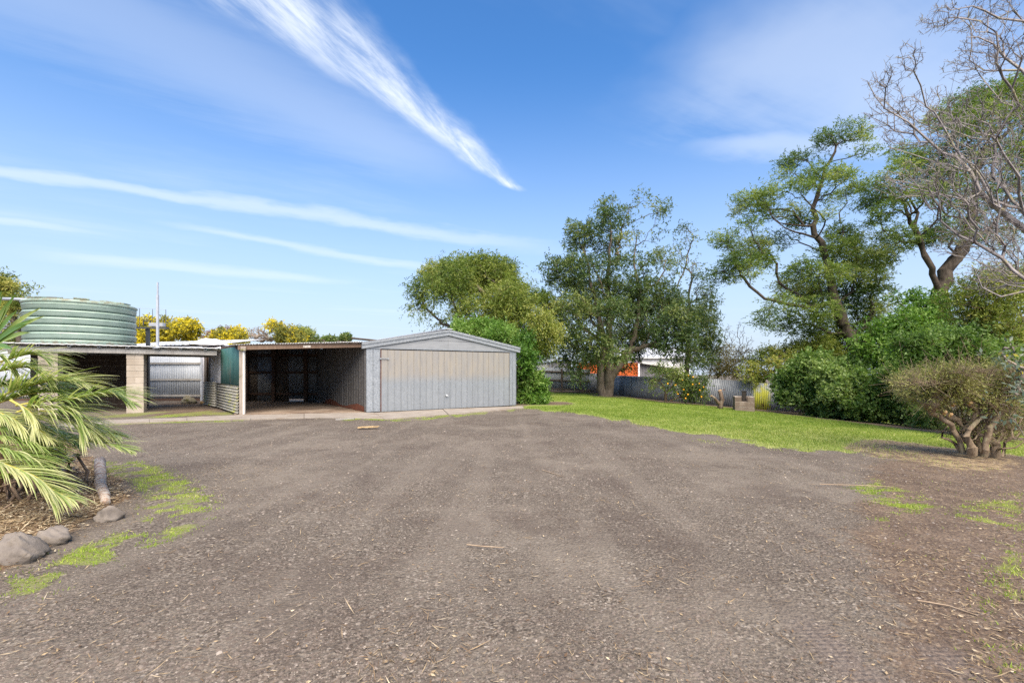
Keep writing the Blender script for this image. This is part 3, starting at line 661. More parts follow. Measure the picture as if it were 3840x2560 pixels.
tank = empty('water_tank', (-16.47,17.45,2.24), 'large pale green ribbed poly water tank standing on the block stand', 'water tank')
t = NT('tank_poly'); fz_ = t.noise(2.4, 5, 0.65); tcol = t.mix(t.sm(fz_, 0.3, 0.7), (0.215,0.300,0.250), (0.285,0.370,0.315))
tcol = t.mix(t.sm(t.noise(14, 6, 0.75), 0.615, 0.66), tcol, (0.30,0.285,0.215))
zz = t.sepz()[2]; lowk = t.math('MULTIPLY', t.sm(zz, 2.60, 2.30), t.sm(t.noise(7, 6, 0.75), 0.45, 0.58)); tcol = t.mix(lowk, tcol, (0.19,0.165,0.12))
topk = t.math('MULTIPLY', t.sm(zz, 3.80, 3.93), t.sm(t.noise(6, 6, 0.75), 0.46, 0.56)); tcol = t.mix(topk, tcol, (0.20,0.19,0.12))
M['tank'] = t.fin(tcol, 0.42, 0, 0.45)
def lathe(cx, cy, prof, k, name, m, parent, z0=0, smooth=True):
    Vv = []; Fv = []; n = len(prof)
    for (r_, z) in prof:
        for j in range(k):
            a = 2*math.pi*j/k; Vv.append((cx+r_*math.cos(a), cy+r_*math.sin(a), z0+z))
    for i in range(n-1):
        for j in range(k): Fv.append((i*k+j, i*k+(j+1) % k, (i+1)*k+(j+1) % k, (i+1)*k+j))
    b = MB(); b.add(Vv, Fv); b.f.append(tuple(range((n-1)*k, n*k))); return b.build(name, m, parent, smooth)
R0 = 1.60; prof = [(0.02,0.0),(R0-0.03,0.0)]
for i in range(6):
    z0 = 0.005+i*0.262
    prof += [(R0-0.12,z0),(R0-0.12,z0+0.030),(R0-0.012,z0+0.044),(R0,z0+0.05),(R0,z0+0.175),(R0+0.004,z0+0.18),(R0+0.020,z0+0.186),(R0+0.020,z0+0.206),(R0,z0+0.214),(R0-0.004,z0+0.25)]
prof += [(R0-0.03,1.58),(R0+0.035,1.60),(R0+0.045,1.635),(R0+0.02,1.675),(R0-0.04,1.695)]
lathe(-16.47, 17.45, prof, 96, 'tank_wall', M['tank'], tank, 2.24)
lathe(-16.47, 17.45, [(R0-0.045,1.69),(1.30,1.74),(0.85,1.80),(0.4,1.83),(0.01,1.835)], 64, 'tank_roof', M['tank'], tank, 2.24)
for a in (0.2, 1.25, 2.3, 3.35, 4.4, 5.45):                    # raised roof ribs
    b = MB(); c, s = math.cos(a), math.sin(a); b.bar((-16.47+c*0.7,17.45+s*0.7,4.075), (-16.47+c*1.5,17.45+s*1.5,3.985), 0.42, 0.05); b.build('roof_rib', M['tank'], tank)
b = MB(); b.tube([(-19.6,17.3,4.14),(-18.6,17.2,4.10),(-17.65,17.15,4.03),(-17.6,17.2,3.94)], 0.055, 10); o = b.build('inlet_pipe', M['steel_white'], None, True)
tag(o, 'pale drain pipe running from the left edge to the tank top', 'pipe')
# slim pole and the little platform with wires
pole = empty('deck_pole', (-11.95,15.55,2.2), 'slim pale steel pole standing upright on the stand deck', 'pole')
b = MB(); b.box((-11.99,15.40,3.06), (0.06,0.06,1.80)); b.box((-11.99,15.40,4.17), (0.038,0.038,0.44)); b.build('shaft', M['steel_white'], pole)
b = MB(); b.box((-11.99,15.40,2.18), (0.20,0.20,0.03)); b.build('foot_plate', M['steel_white'], pole)
# wire tray on a dark post behind the deck
tray = empty('wire_tray', (-16.0,20.0,0), 'dark post holding a small tray with thin wires beside the tank', 'wire tray')
b = MB(); b.box((-16.0,20.0,1.62), (0.11,0.11,3.25)); b.build('post', M['steel_dark'], tray)
b = MB(); b.box((-15.85,20.0,3.285), (1.36,0.30,0.05)); b.build('tray_base', M['steel_dark'], tray)
b = MB(); b.box((-15.57,19.98,3.42), (0.60,0.20,0.15)); b.build('tray_box', M['steel_white'], tray)
b = MB(); b.box((-16.05,20.0,3.60), (0.35,0.03,0.03)); b.box((-16.2,20.0,3.50), (0.03,0.03,0.2)); b.box((-15.9,20.0,3.50), (0.03,0.03,0.2)); b.build('bracket', M['steel_dark'], tray)
for x_ in (-16.35,-15.78,-15.20):
    b = MB(); b.tube([(x_,19.98,3.3),(x_,19.98,4.13-0.04*(x_+16.35))], 0.012, 5); b.build('wire_upright', M['steel_dark'], tray)
b = MB(); b.tube([(-16.7,19.98,4.16),(-15.78,19.98,4.12),(-15.20,19.98,4.08)], 0.006, 4); b.build('wire', M['steel_white'], tray)

# ------------------------------------------------------------------ fences
def rails_fence(name, label, P0, P1, z0, z1, rails, posts, sheet_m, rail_m, post_m, base=None, pitch=0.076, amp=0.009, per=4, cap=None, side=-1, sw=0.76, zf=None):
    P0, P1 = Vector(P0), Vector(P1); d = P1-P0; L = d.length; u = d.normalized(); n = Vector((u.y,-u.x))*(-side)
    e = empty(name, (P0.x,P0.y,0), label, 'fence')
    zf = zf or (lambda s: 0.0)
    k = max(1, int(round(L/sw))); w_ = L/k
    for i in range(k):
        s = i*w_; b = MB(); P = (P0.x+u.x*s+n.x*0.004*(i % 2), P0.y+u.y*s+n.y*0.004*(i % 2), zf(s)+z0)
        b.corr(P, (u.x*w_*1.03,u.y*w_*1.03,zf(s+w_)-zf(s)), (0,0,z1-z0+rnd.uniform(-.012,.012)), pitch, amp, per); b.build('fence_sheet', sheet_m, e, True)
    for (za, hh) in rails:
        nn = max(1, int(L/3.2)); 
        for i in range(nn):
            a, c = i*L/nn, (i+1)*L/nn-0.006; b = MB()
            b.bar((P0.x+u.x*a+n.x*0.045,P0.y+u.y*a+n.y*0.045,zf(a)+za), (P0.x+u.x*c+n.x*0.045,P0.y+u.y*c+n.y*0.045,zf(c)+za), 0.05, hh); b.build('rail', rail_m, e)
    for s in posts:
        b = MB(); b.wall((P0.x+n.x*0.12,P0.y+n.y*0.12), (u.x,u.y), s-0.06, s+0.06, -0.05, 0.05, zf(s)-0.1, zf(s)+z1-0.05); b.build('post', post_m, e)
    if base:
        b = MB(); b.bar((P0.x+n.x*0.03,P0.y+n.y*0.03,zf(0)+base/2), (P1.x+n.x*0.03,P1.y+n.y*0.03,zf(L)+base/2), 0.05, base); b.build('plinth_board', post_m, e)
    if cap:
        b = MB(); b.bar((P0.x,P0.y,zf(0)+z1), (P1.x,P1.y,zf(L)+z1), 0.05, 0.05); b.build('cap_rail', cap, e)
        for s in (0.0, L):
            b = MB(); b.wall((P0.x+n.x*0.03,P0.y+n.y*0.03), (u.x,u.y), s-0.035, s+0.035, -0.03, 0.03, zf(s), zf(s)+z1+0.03); b.build('end_trim', cap, e)
    return e
rails_fence('fence', 'pale grey corrugated fence with three timber rails beside the tank stand', (-25.0,21.2), (-14.45,21.2), 0.12, 2.50,
            ((1.75,0.085),(0.99,0.085),(0.25,0.10)), (), M['fence_steel'], M['grey_timber'], M['dark_timber'], base=0.12, pitch=0.11, amp=0.011, cap=M['steel_white'])
zl = lambda P, u: (lambda s: gz(P[0]+u[0]*s, P[1]+u[1]*s))
rails_fence('fence', 'shaded corrugated fence with dark posts and rails behind the big tree', (-1.2,31.6), (5.6,32.6), 0.10, 1.70,
            ((1.42,0.10),(0.82,0.10),(0.20,0.12)), (1.6,4.75,6.1), M['fence_steel'], M['fence_post'], M['fence_post'], base=0.11, zf=zl((-1.2,31.6),(0.989,0.145)), pitch=0.095, amp=0.012)
# the old leaning fence: every sheet tilts its own way
lean = empty('fence', (7.36,33.5,gz(7.36,33.5)), 'old leaning corrugated iron fence with rust and yellow lichen along the lawn', 'fence')
FP = [(5.5,32.9),(7.0,33.3),(7.9,30.6),(8.95,27.2),(10.4,25.5),(12.4,23.9),(14.4,22.2)]
seg = []
for i in range(len(FP)-1):
    a, c = Vector(FP[i]), Vector(FP[i+1]); k = max(1, round((c-a).length/0.80))
    for j in range(k): seg.append((a.lerp(c, j/k), a.lerp(c, (j+1)/k)))
for i, (a, c) in enumerate(seg):
    u = (c-a).normalized(); z0 = gz(a.x,a.y)-0.02; z1 = gz(c.x,c.y)-0.02
    hh = 1.42+rnd.uniform(-.07,.07); sh = 0.10+rnd.uniform(-.10,.13)
    m_ = M['lichen_fence'] if 12.0 < a.x < 13.0 else M['old_fence']
    nrm_ = Vector((u.y,-u.x)); lean_n = 0.12+0.10*math.sin(i*0.9)
    if a.x > 12.9: sh = 0.35; lean_n = 0.3
    b = MB(); b.corr((a.x+nrm_.x*0.008*(i % 2),a.y+nrm_.y*0.008*(i % 2),z0), (u.x*(c-a).length*1.20,u.y*(c-a).length*1.20,z1-z0), (u.x*sh-nrm_.x*lean_n,u.y*sh-nrm_.y*lean_n,hh), 0.10, 0.016, 5, phase=i*1.1, bend=lambda t, r_, i=i: 0.03*math.sin(3*t+i)*r_, rows=2)
    b.build('fence_sheet', m_, lean, True)
b = MB(); pts = [(p[0]+0.05, p[1]+0.25, gz(*p)+1.36) for p in FP[1:5]]
for i in range(len(pts)-1):
    b = MB(); b.bar(pts[i], pts[i+1], 0.05, 0.045); b.build('top_rail', M['zinc'], lean)

# ------------------------------------------------------------------ neighbours seen over the fences
nb = empty('shed', (-17,22,0), 'low white iron roof of a shed behind the left fence', 'shed')
for k in range(7):
    b = MB(); x0 = -19.2+k*0.80; b.corr((x0,21.75,2.56+0.022*k+0.003*(k % 2)), (0.82,0.10,0.022), (0.0,3.2,0.42), 0.2, 0.012, 5, N=(0,0,1)); b.build('roof_sheet', M['zinc'], nb)
    for yy in (0.35, 1.0):
        b = MB(); b.tube([(x0+0.3,21.8+yy,2.57+0.022*k+yy*0.13),(x0+0.3,21.8+yy,2.62+0.022*k+yy*0.13)], 0.02, 6); b.build('roof_screw', M['steel_dark'], nb)
b = MB(); b.box((-16.5,21.9,1.25), (5.2,0.06,2.5)); b.build('front_wall', M['white_sheet'], nb)
b = MB(); b.box((-16.5,24.9,1.4), (5.2,0.06,2.8)); b.build('back_wall', M['white_sheet'], nb)
hb = empty('house', (-28,26,0), 'white boarded house wall behind the palm and water tank', 'house')
for k in range(17):
    b = MB(); b.box((-28.6,26.0-0.006*(k % 2),0.12+k*0.225), (6.5,0.05,0.215)); b.build('wall_board', M['white'], hb)
b = MB(); b.bar((-31.9,25.4,3.9), (-25.3,25.4,3.9), 1.6, 0.06); b.build('roof', M['zinc'], hb)
ws = empty('shed', (1.5,38,gz(1.5,38)), 'white and grey shed with skillion roof left of the orange container', 'shed')
z_ = gz(3,38)
for k in range(14):
    x0 = 0.9+k*0.28; b = MB(); b.wall((x0,37.0),(1,0),0,0.268,0,0.03,z_,z_+2.05+0.028*k); b.build('wall_sheet', M['white'] if k < 7 else M['grey_shed'], ws)
b = MB(); b.hexa([(0.5,36.7,z_+2.08),(5.1,36.7,z_+2.52),(5.1,40.5,z_+2.62),(0.5,40.5,z_+2.18),(0.5,36.7,z_+2.14),(5.1,36.7,z_+2.58),(5.1,40.5,z_+2.68),(0.5,40.5,z_+2.24)]); b.build('roof', M['zinc'], ws)
ct = empty('shipping_container', (8.2,40,-0.6), 'bright orange ribbed shipping container behind the big tree and fence', 'container')
zc_ = -0.55
for k in range(20):
    x0 = 5.55+k*0.252; b = MB(); b.corr((x0,38.6,zc_), (0.252,0,0), (0,0,2.55), 0.252, 0.022, 8); b.build('ribbed_panel', M['orange'], ct)
b = MB(); b.box((8.07,38.62,zc_+2.56), (5.1,0.10,0.12)); b.build('top_rail', M['orange'], ct)
b = MB(); b.box((10.62,38.62,zc_+1.28), (0.12,0.14,2.6)); b.build('corner_post', M['orange'], ct)
b = MB(); b.box((8.07,39.9,zc_+2.58), (5.1,2.5,0.05)); b.build('roof', M['orange'], ct)
gsd = empty('shed', (12.2,38.5,-0.7), 'grey ribbed shed with white sloping roof right of the orange container', 'shed')
for k in range(12):
    x0 = 10.75+k*0.27; b = MB(); b.wall((x0,38.3),(1,0),0,0.258,0,0.03,-0.8,2.02-0.045*k); b.wall((x0,38.3),(1,0),0.23,0.258,0.03,0.05,-0.8,2.02-0.045*k); b.build('wall_sheet', M['grey_shed'], gsd)
b = MB(); b.hexa([(10.68,37.9,2.04),(14.4,37.9,1.46),(14.4,42,1.66),(10.68,42,2.24),(10.68,37.9,2.16),(14.4,37.9,1.58),(14.4,42,1.78),(10.68,42,2.36)]); b.build('roof', M['white'], gsd)
wh = empty('house', (15,52,-1), 'bright white house wall glimpsed below the big tree beyond the sheds', 'house')
b = MB(); b.box((16.0,52,0.9), (8.5,0.3,3.9)); b.build('wall', M['white'], wh)
b = MB(); b.hexa([(11.4,51.4,2.8),(20.6,51.4,2.8),(20.6,57,4.2),(11.4,57,4.2),(11.4,51.4,2.95),(20.6,51.4,2.95),(20.6,57,4.35),(11.4,57,4.35)]); b.build('roof', M['zinc'], wh)

# ------------------------------------------------------------------ rocks, log, incinerator, stump and scraps
def rock(name, label, c, d, seed, m, cat='rock', rz=0.0, cut=0.35):
    r_ = random.Random(seed); b = MB(); k, n = 30, 18; Vv = []; Fv = []
    pl = [(Vector((r_.uniform(-1,1),r_.uniform(-1,1),r_.uniform(-.3,1))).normalized(), r_.uniform(0.62,0.85)) for _ in range(7)]
    for i in range(n+1):
        th = math.pi*i/n
        for j in range(k):
            ph = 2*math.pi*j/k; p = Vector((math.sin(th)*math.cos(ph), math.sin(th)*math.sin(ph), math.cos(th)))
            for nn, dd in pl:
                e = p.dot(nn)-dd
                if e > 0: p = p-nn*e
            nn_ = fbm(np.array([p.x*2+seed*3.1+p.z]), np.array([p.y*2+p.z*1.7+seed]), 2.0, 5, seed)[0]; p *= 0.74+0.50*nn_+r_.uniform(-.010,.010)
            x, y = p.x*d[0]/2, p.y*d[1]/2; ca, sa = math.cos(rz), math.sin(rz)
            Vv.append((c[0]+x*ca-y*sa, c[1]+x*sa+y*ca, c[2]+p.z*d[2]*0.62+d[2]*cut))
    for i in range(n):
        for j in range(k): Fv.append((i*k+j, (i+1)*k+j, (i+1)*k+(j+1) % k, i*k+(j+1) % k))
    b.add(Vv, Fv); return tag(b.build(name, m, None, True), label, cat)
M['rock'] = m_plain('basalt', (0.115,0.10,0.088), (0.21,0.185,0.16), 7, 0.9, 0, c=(0.10,0.085,0.07), cth=(0.55,0.7), cscale=4, bump=1.0, bscale=22)
M['rock_moss'] = m_plain('mossy_rock', (0.20,0.18,0.13), (0.30,0.27,0.19), 9, 0.95, 0, c=(0.12,0.12,0.04), cth=(0.5,0.62), cscale=5, bump=0.7, bscale=25)
rock('rock', 'smooth grey rock by the tip of the pale log', (-3.76,4.25,0.0), (0.23,0.18,0.15), 4, M['rock'], rz=0.3)
rock('rock', 'brownish rock between the grey boulder and the grass', (-3.74,3.70,-0.01), (0.29,0.22,0.16), 9, M['rock'], rz=-0.2)
rock('rock', 'large pale grey boulder cut by the left edge of the photo', (-3.66,3.38,-0.02), (0.40,0.32,0.25), 17, M['rock'], rz=-0.5)
rock('rock', 'rounded mossy rock in front of the pale corrugated fence', (-13.85,19.5,0.0), (0.70,0.5,0.36), 23, M['rock_moss'])
o = rock('brick', 'small yellow-brown broken brick beside the mossy rock', (-13.1,19.3,0.0), (0.26,0.16,0.14), 29, m_plain('broken_brick', (0.32,0.20,0.09), (0.42,0.28,0.13), 9, 0.9), 'brick')
t = NT('flaking_pale_bark'); f = t.noise(16, 6, 0.7, t.vec((1,1,1))); cb = t.mix(t.sm(f, 0.42, 0.56), (0.42,0.39,0.35), (0.30,0.205,0.15)); cb = t.mix(t.sm(t.noise(12, 5, 0.7, t.vec(loc=(3,1,1))), 0.60, 0.64), cb, (0.03,0.02,0.015)); t.bump(f, 0.7, 0.02)
M['palebark'] = t.fin(cb, 0.9)
b = MB(); b.tube([(-5.75,6.35,0.14),(-5.2,5.75,0.10),(-4.75,5.25,0.085),(-4.35,4.86,0.075),(-4.16,4.66,0.05)], [0.062,0.058,0.054,0.048,0.038], 12); tag(b.build('log', M['palebark'], None, True), 'pale flaking log edging the mulch bed behind the grey rock', 'log')
# block incinerator
iz = gz(10.25,19.9)
inc = empty('incinerator', (10.25,19.9,iz), 'small blackened block incinerator with metal flue on the lawn', 'incinerator')
iu = Vector((0.94,-0.34)).normalized(); ip = Vector((-0.34,-0.94)).normalized()
io = Vector((9.87,20.15))
inn = Vector((-iu.y, iu.x))
def icourse(a, u, l, z0, nz, odd, L=0.40): course(inc, a, u, l, 0.15, z0, nz, 0.225, L, M['block_dark'], odd)
icourse(io, iu, 0.78, iz-0.04, 2, 0)
course(inc, io, iu, 0.27, 0.15, iz-0.04+0.45, 1, 0.225, 0.27, M['block_dark']); course(inc, io+iu*0.50, iu, 0.28, 0.15, iz-0.04+0.45, 1, 0.225, 0.28, M['block_dark'])
icourse(io+iu*0.78+inn*0.155, inn, 0.5, iz-0.04, 3, 1); icourse(io+iu*0.15+inn*0.155, inn, 0.5, iz-0.04, 3, 0)
icourse(io+inn*0.66, iu, 0.78, iz-0.04, 3, 1)
c = io+iu*0.39+inn*0.25
b = MB(); b.box((c.x,c.y,iz+0.66), (0.17,0.17,0.42), math.atan2(iu.y,iu.x)); b.box((c.x,c.y,iz+0.88), (0.20,0.20,0.025), math.atan2(iu.y,iu.x)); b.build('flue', m_plain('sooty_iron', (0.012,0.011,0.010), (0.03,0.022,0.018), 8, 0.8), inc)
M['stumpbark'] = m_bark('stump_bark', (0.06,0.042,0.03), (0.15,0.11,0.08), (0.20,0.17,0.13))
M['cut'] = m_plain('fresh_cut_wood', (0.50,0.30,0.13), (0.62,0.42,0.22), 20, 0.8)
sz = gz(9.45,20.8); st = empty('tree_stump', (9.45,20.8,sz), 'forked cut stump standing before the rusty leaning fence', 'stump')
b = MB(); b.tube([(9.50,20.8,sz-0.05),(9.52,20.8,sz+0.2),(9.60,20.8,sz+0.42),(9.50,20.8,sz+0.84)], [0.13,0.11,0.10,0.085], 9); b.tube([(9.55,20.8,sz+0.18),(9.36,20.75,sz+0.32),(9.22,20.7,sz+0.5),(9.08,20.7,sz+0.60)], [0.09,0.075,0.06,0.055], 8); b.tube([(9.57,20.8,sz+0.35),(9.66,20.8,sz+0.42),(9.72,20.82,sz+0.40)], [0.09,0.07,0.03], 7); b.build('trunk', M['stumpbark'], st, True)
for pz, r_ in (((9.50,20.8,sz+0.845),0.08),((9.075,20.7,sz+0.605),0.05)):
    b = MB(); b.tube([pz, (pz[0]-0.004,pz[1],pz[2]+0.008)], r_, 10); b.build('cut_face', M['cut'], st)
# scraps on the gravel
M['straw'] = m_plain('dry_straw', (0.40,0.28,0.14), (0.52,0.38,0.20), 12, 0.9)
b = MB(); b.bar((-3.72,11.0,0.03),(-3.35,11.02,0.05),0.10,0.025); b.bar((-3.62,10.95,0.05),(-3.28,11.10,0.03),0.06,0.02); b.bar((-3.5,11.06,0.02),(-3.22,11.0,0.06),0.05,0.02); tag(b.build('wood_scrap', M['straw'], None), 'splintered piece of pale bark lying on gravel before the garage', 'wood scrap')
b = MB(); b.bar((-5.0,12.9,0.02),(-4.5,13.0,0.04),0.05,0.03); tag(b.build('stick', M['grey_timber'], None), 'short grey stick beside the path before the carport opening', 'stick')
M['twig'] = m_plain('dry_twig', (0.26,0.19,0.13), (0.36,0.28,0.20), 12, 0.9)
for (pts, lab) in (([(0.42,6.35,0.02),(0.58,6.12,0.015),(0.66,5.95,0.02)], 'bent dry twig lying in the middle of the gravel yard'),
                   ([(-0.36,3.62,0.02),(-0.22,3.57,0.025),(-0.06,3.56,0.02)], 'thin straight twig in the middle of the gravel foreground'),
                   ([(3.75,5.55,0.02),(4.2,5.45,0.03),(4.55,5.42,0.02)], 'dark stick on the brown soil left of the grass tufts'),
                   ([(2.45,2.75,0.015),(2.57,2.68,0.02),(2.64,2.58,0.015)], 'pale curved twig at the lower right of the yard')):
    b = MB(); b.tube(pts, [0.0055,0.005,0.003], 5); tag(b.build('twig', M['twig'], None), lab, 'twig')
b = MB(); n = 9
for j in range(n):
    for i in range(n):
        x, y = i/(n-1)-.5, j/(n-1)-.5
        b.v.append((-13.0+x*1.55, 19.6+y*1.3, 2.47+0.30*max(0,1-(x*x+y*y)*5)*(0.7+0.5*rnd.random())+0.05*rnd.random()))
for j in range(n-1):
    for i in range(n-1): a = j*n+i; b.f.append((a,a+1,a+1+n,a+n))
tag(b.build('roof_glare_blob', M['white'], None, True), 'crumpled white blob on the carport roof corner standing in for an overexposed roof', 'roof stand-in')  # made-up white shape in place of a roof bleached by glare
# ------------------------------------------------------------------ growing plants
def ground_z(x, y, mulch=None):
    if mulch is None: mulch = masks(x, y)[2]
    nr = 1-sstep(np.hypot(x, y), 25, 60)
    z = hgt(x, y) + nr*((fbm(x, y, 0.35, 3, 20)-0.5)*0.05 + (fbm(x, y, 4.0, 3, 30)-0.5)*0.016 + mulch*fbm(x, y, 3.0, 3, 33)*0.05)
    fl = np.maximum(sstep(sdpoly(x, y, SLAB), -0.5, 0.0), sstep(sdpoly(x, y, CARFLOOR), -0.6, -0.1))
    return z*(1-fl) - 0.03*fl
def unit(a): return a/np.maximum(np.linalg.norm(a, axis=-1, keepdims=True), 1e-9)
def tubes(nodes, par, rad, thin=3, thick=7, thr=0.03):
    """tapered tubes along a tree of nodes (par[i] < i)"""
    n = len(nodes); d = np.zeros((n, 3)); has = par >= 0
    d[has] = nodes[has]-nodes[par[has]]; d = unit(d)
    ch = {}
    for i in range(n):
        if par[i] >= 0 and (par[i] not in ch or rad[i] > rad[ch[par[i]]]): ch[par[i]] = i
    nd = d.copy()
    for p, c in ch.items(): nd[p] = unit((d[p]+d[c])[None])[0] if has[p] else d[c]
    main = np.zeros(n, bool); main[list(ch.values())] = True
    VV, FF_ = [], []; base = 0
    for k, sel in ((thin, has & (rad < thr)), (thick, has & (rad >= thr))):
        idx = np.where(sel)[0]
        if not len(idx): continue
        def ring(c, dr, r_):
            h = np.where(np.abs(dr[:, 2:3]) < 0.9, np.array([[0, 0, 1.0]]), np.array([[0, 1.0, 0]])); u = unit(np.cross(dr, h)); w = np.cross(dr, u)
            a = np.arange(k)*2*np.pi/k
            return c[:, None, :] + r_[:, None, None]*(u[:, None, :]*np.cos(a)[None, :, None]+w[:, None, :]*np.sin(a)[None, :, None])
        p = par[idx]; m = main[idx]
        dp = np.where(m[:, None], nd[p], d[idx]); rp = np.where(m, rad[p], np.minimum(rad[p], rad[idx]*1.25))
        A_, B_ = ring(nodes[p], dp, rp), ring(nodes[idx], nd[idx], rad[idx])
        q = np.concatenate([A_, B_], 1).reshape(-1, 3); e = len(idx)
        off = base+np.arange(e)[:, None]*(2*k); j = np.arange(k)[None, :]; j2 = (j+1) % k
        FF_.append(np.stack([off+j, off+j2, off+k+j2, off+k+j], -1).reshape(-1, 4)); VV.append(q); base += len(q)
    return np.concatenate(VV), np.concatenate(FF_)
TI = {}
def grow(trunks, pts, bf=0.35, step=0.45, wob=0.05, rg=None, roots=()):
    """trunk polylines, then every point joined to the nearest limb with short paths favoured"""
    rg = rg or rs; N = []; P = []; PL = []; tinf = []
    for ti, poly in enumerate(trunks):
        poly = [np.array(p, float) for p in poly]; last = -1
        if ti > 0 and ti not in roots:
            dd = np.linalg.norm(np.array(N)-poly[0], axis=1); last = int(dd.argmin()); poly = [N[last].copy()]+poly[1:]
        for i in range(len(poly)-1):
            a, c = poly[i], poly[i+1]; k = max(1, int(np.linalg.norm(c-a)/step))
            for j in range(0 if (i == 0 and last < 0) else 1, k+1):
                q = a+(c-a)*j/k + (rg.normal(size=3)*wob if (i or j) else 0)
                N.append(q); P.append(last); PL.append(0 if last < 0 else PL[last]+np.linalg.norm(q-N[last])); last = len(N)-1; tinf.append((ti, (i+j/k)/(len(poly)-1)))
    nt = len(N); TI['t'] = tinf; pts = np.asarray(pts, float); M_ = len(pts)
    best = np.full(M_, 1e9); bp = np.zeros(M_, int)
    def upd(i):
        c = np.linalg.norm(pts-N[i], axis=1)+bf*PL[i]; b_ = c < best; best[b_] = c[b_]; bp[b_] = i
    for i in range(nt): upd(i)
    src = np.full(nt, -1).tolist(); done = np.zeros(M_, bool)
    for _ in range(M_):
        j = int(np.where(done, 1e9, best).argmin()); done[j] = True; p = int(bp[j])
        a, c = N[p], pts[j]; L = np.linalg.norm(c-a); k = 1 if L < 0.35 else (2 if L < 0.9 else 3); last = p
        for s in range(1, k+1):
            q = a+(c-a)*s/k
            if s < k: q = q+rg.normal(size=3)*0.07*L+np.array([0, 0, 0.04*L])
            N.append(q); P.append(last); PL.append(PL[last]+np.linalg.norm(q-N[last])); last = len(N)-1; src.append(j if s == k else -1)
            upd(last)
    return np.array(N), np.array(P), np.array(src), nt
def radii(par, rt, r0):
    n = len(par); cnt = np.zeros(n); kids = np.zeros(n, int)
    for i in range(n):
        if par[i] >= 0: kids[par[i]] += 1
    cnt[kids == 0] = 1
    for i in range(n-1, -1, -1):
        if par[i] >= 0: cnt[par[i]] += cnt[i]
    e = math.log(r0/rt)/math.log(max(cnt[0], 2)); return rt*cnt**e
def blob_points(clumps, n, rg):
    w = np.array([(c[3]**2*c[4])**0.6*(0.35+0.65*c[5]) for c in clumps]); w = w/w.sum(); out = []; dn = []; ci = []
    for i, c in enumerate(clumps):
        k = max(3, int(round(n*w[i]))); v = unit(rg.normal(size=(k, 3)))*(rg.uniform(0.05, 1, size=(k, 1))**(1/2.3))
        out.append(v*np.array([c[3], c[3]*0.95, c[4]])+np.array(c[:3])); dn += [c[5]]*k; ci += [i]*k
    return np.concatenate(out), np.array(dn), np.array(ci)
def leaf_quads(P, D, S, L, W, fold=0.12):
    """a kite of four corners for every leaf"""
    Nn = np.cross(D, S); m = P+D*(L*0.45)[:, None]; n = len(P)
    V_ = np.stack([P, m+S*(W*0.5)[:, None]+Nn*(W*fold)[:, None], P+D*L[:, None]-Nn*(L*fold*0.6)[:, None], m-S*(W*0.5)[:, None]+Nn*(W*fold)[:, None]], 1).reshape(-1, 3)
    F_ = np.arange(n*4).reshape(n, 4); return V_, F_
def sprigs(pts, out, dens, cl, rg, per=5, q=8, ls=0.35, ll=0.09, lw=0.035, droop=0.25, up=0.2, jit=0.12, flat=1.0, cvar=0.22, scat=0.9):
    k = np.floor(per*dens+rg.uniform(size=len(pts))).astype(int); idx = np.repeat(np.arange(len(pts)), k); n = len(idx)
    ax = unit(out[idx]*0.6+rg.normal(size=(n, 3))*np.array([1, 1, flat])*0.75+np.array([0, 0, up]))
    b = pts[idx]+rg.normal(size=(n, 3))*jit*np.array([1, 1, flat]); tone = rg.uniform(size=n)*0.6+0.2+rg.normal(size=int(cl.max())+1)[cl[idx]]*cvar
    ii = np.repeat(np.arange(n), q); m = len(ii); f = np.tile((np.arange(q)+0.5)/q, n)+rg.normal(size=m)*0.05
    P = b[ii]+ax[ii]*(f*ls)[:, None]+np.array([0, 0, -1.0])*(f**2*ls*droop)[:, None]
    D = unit(ax[ii]*0.7+rg.normal(size=(m, 3))*scat*np.array([1, 1, max(flat, .6)])+np.array([0, 0, -droop])); S = unit(np.cross(D, rg.normal(size=(m, 3))+np.array([0, 0, 0.6])))
    s = rg.uniform(0.5, 1.45, size=m); V_, F_ = leaf_quads(P, D, S, ll*s, lw*s)
    r_ = np.clip(tone[ii]+rg.normal(size=m)*0.10, 0, 1); return V_, F_, np.repeat(r_, 4)
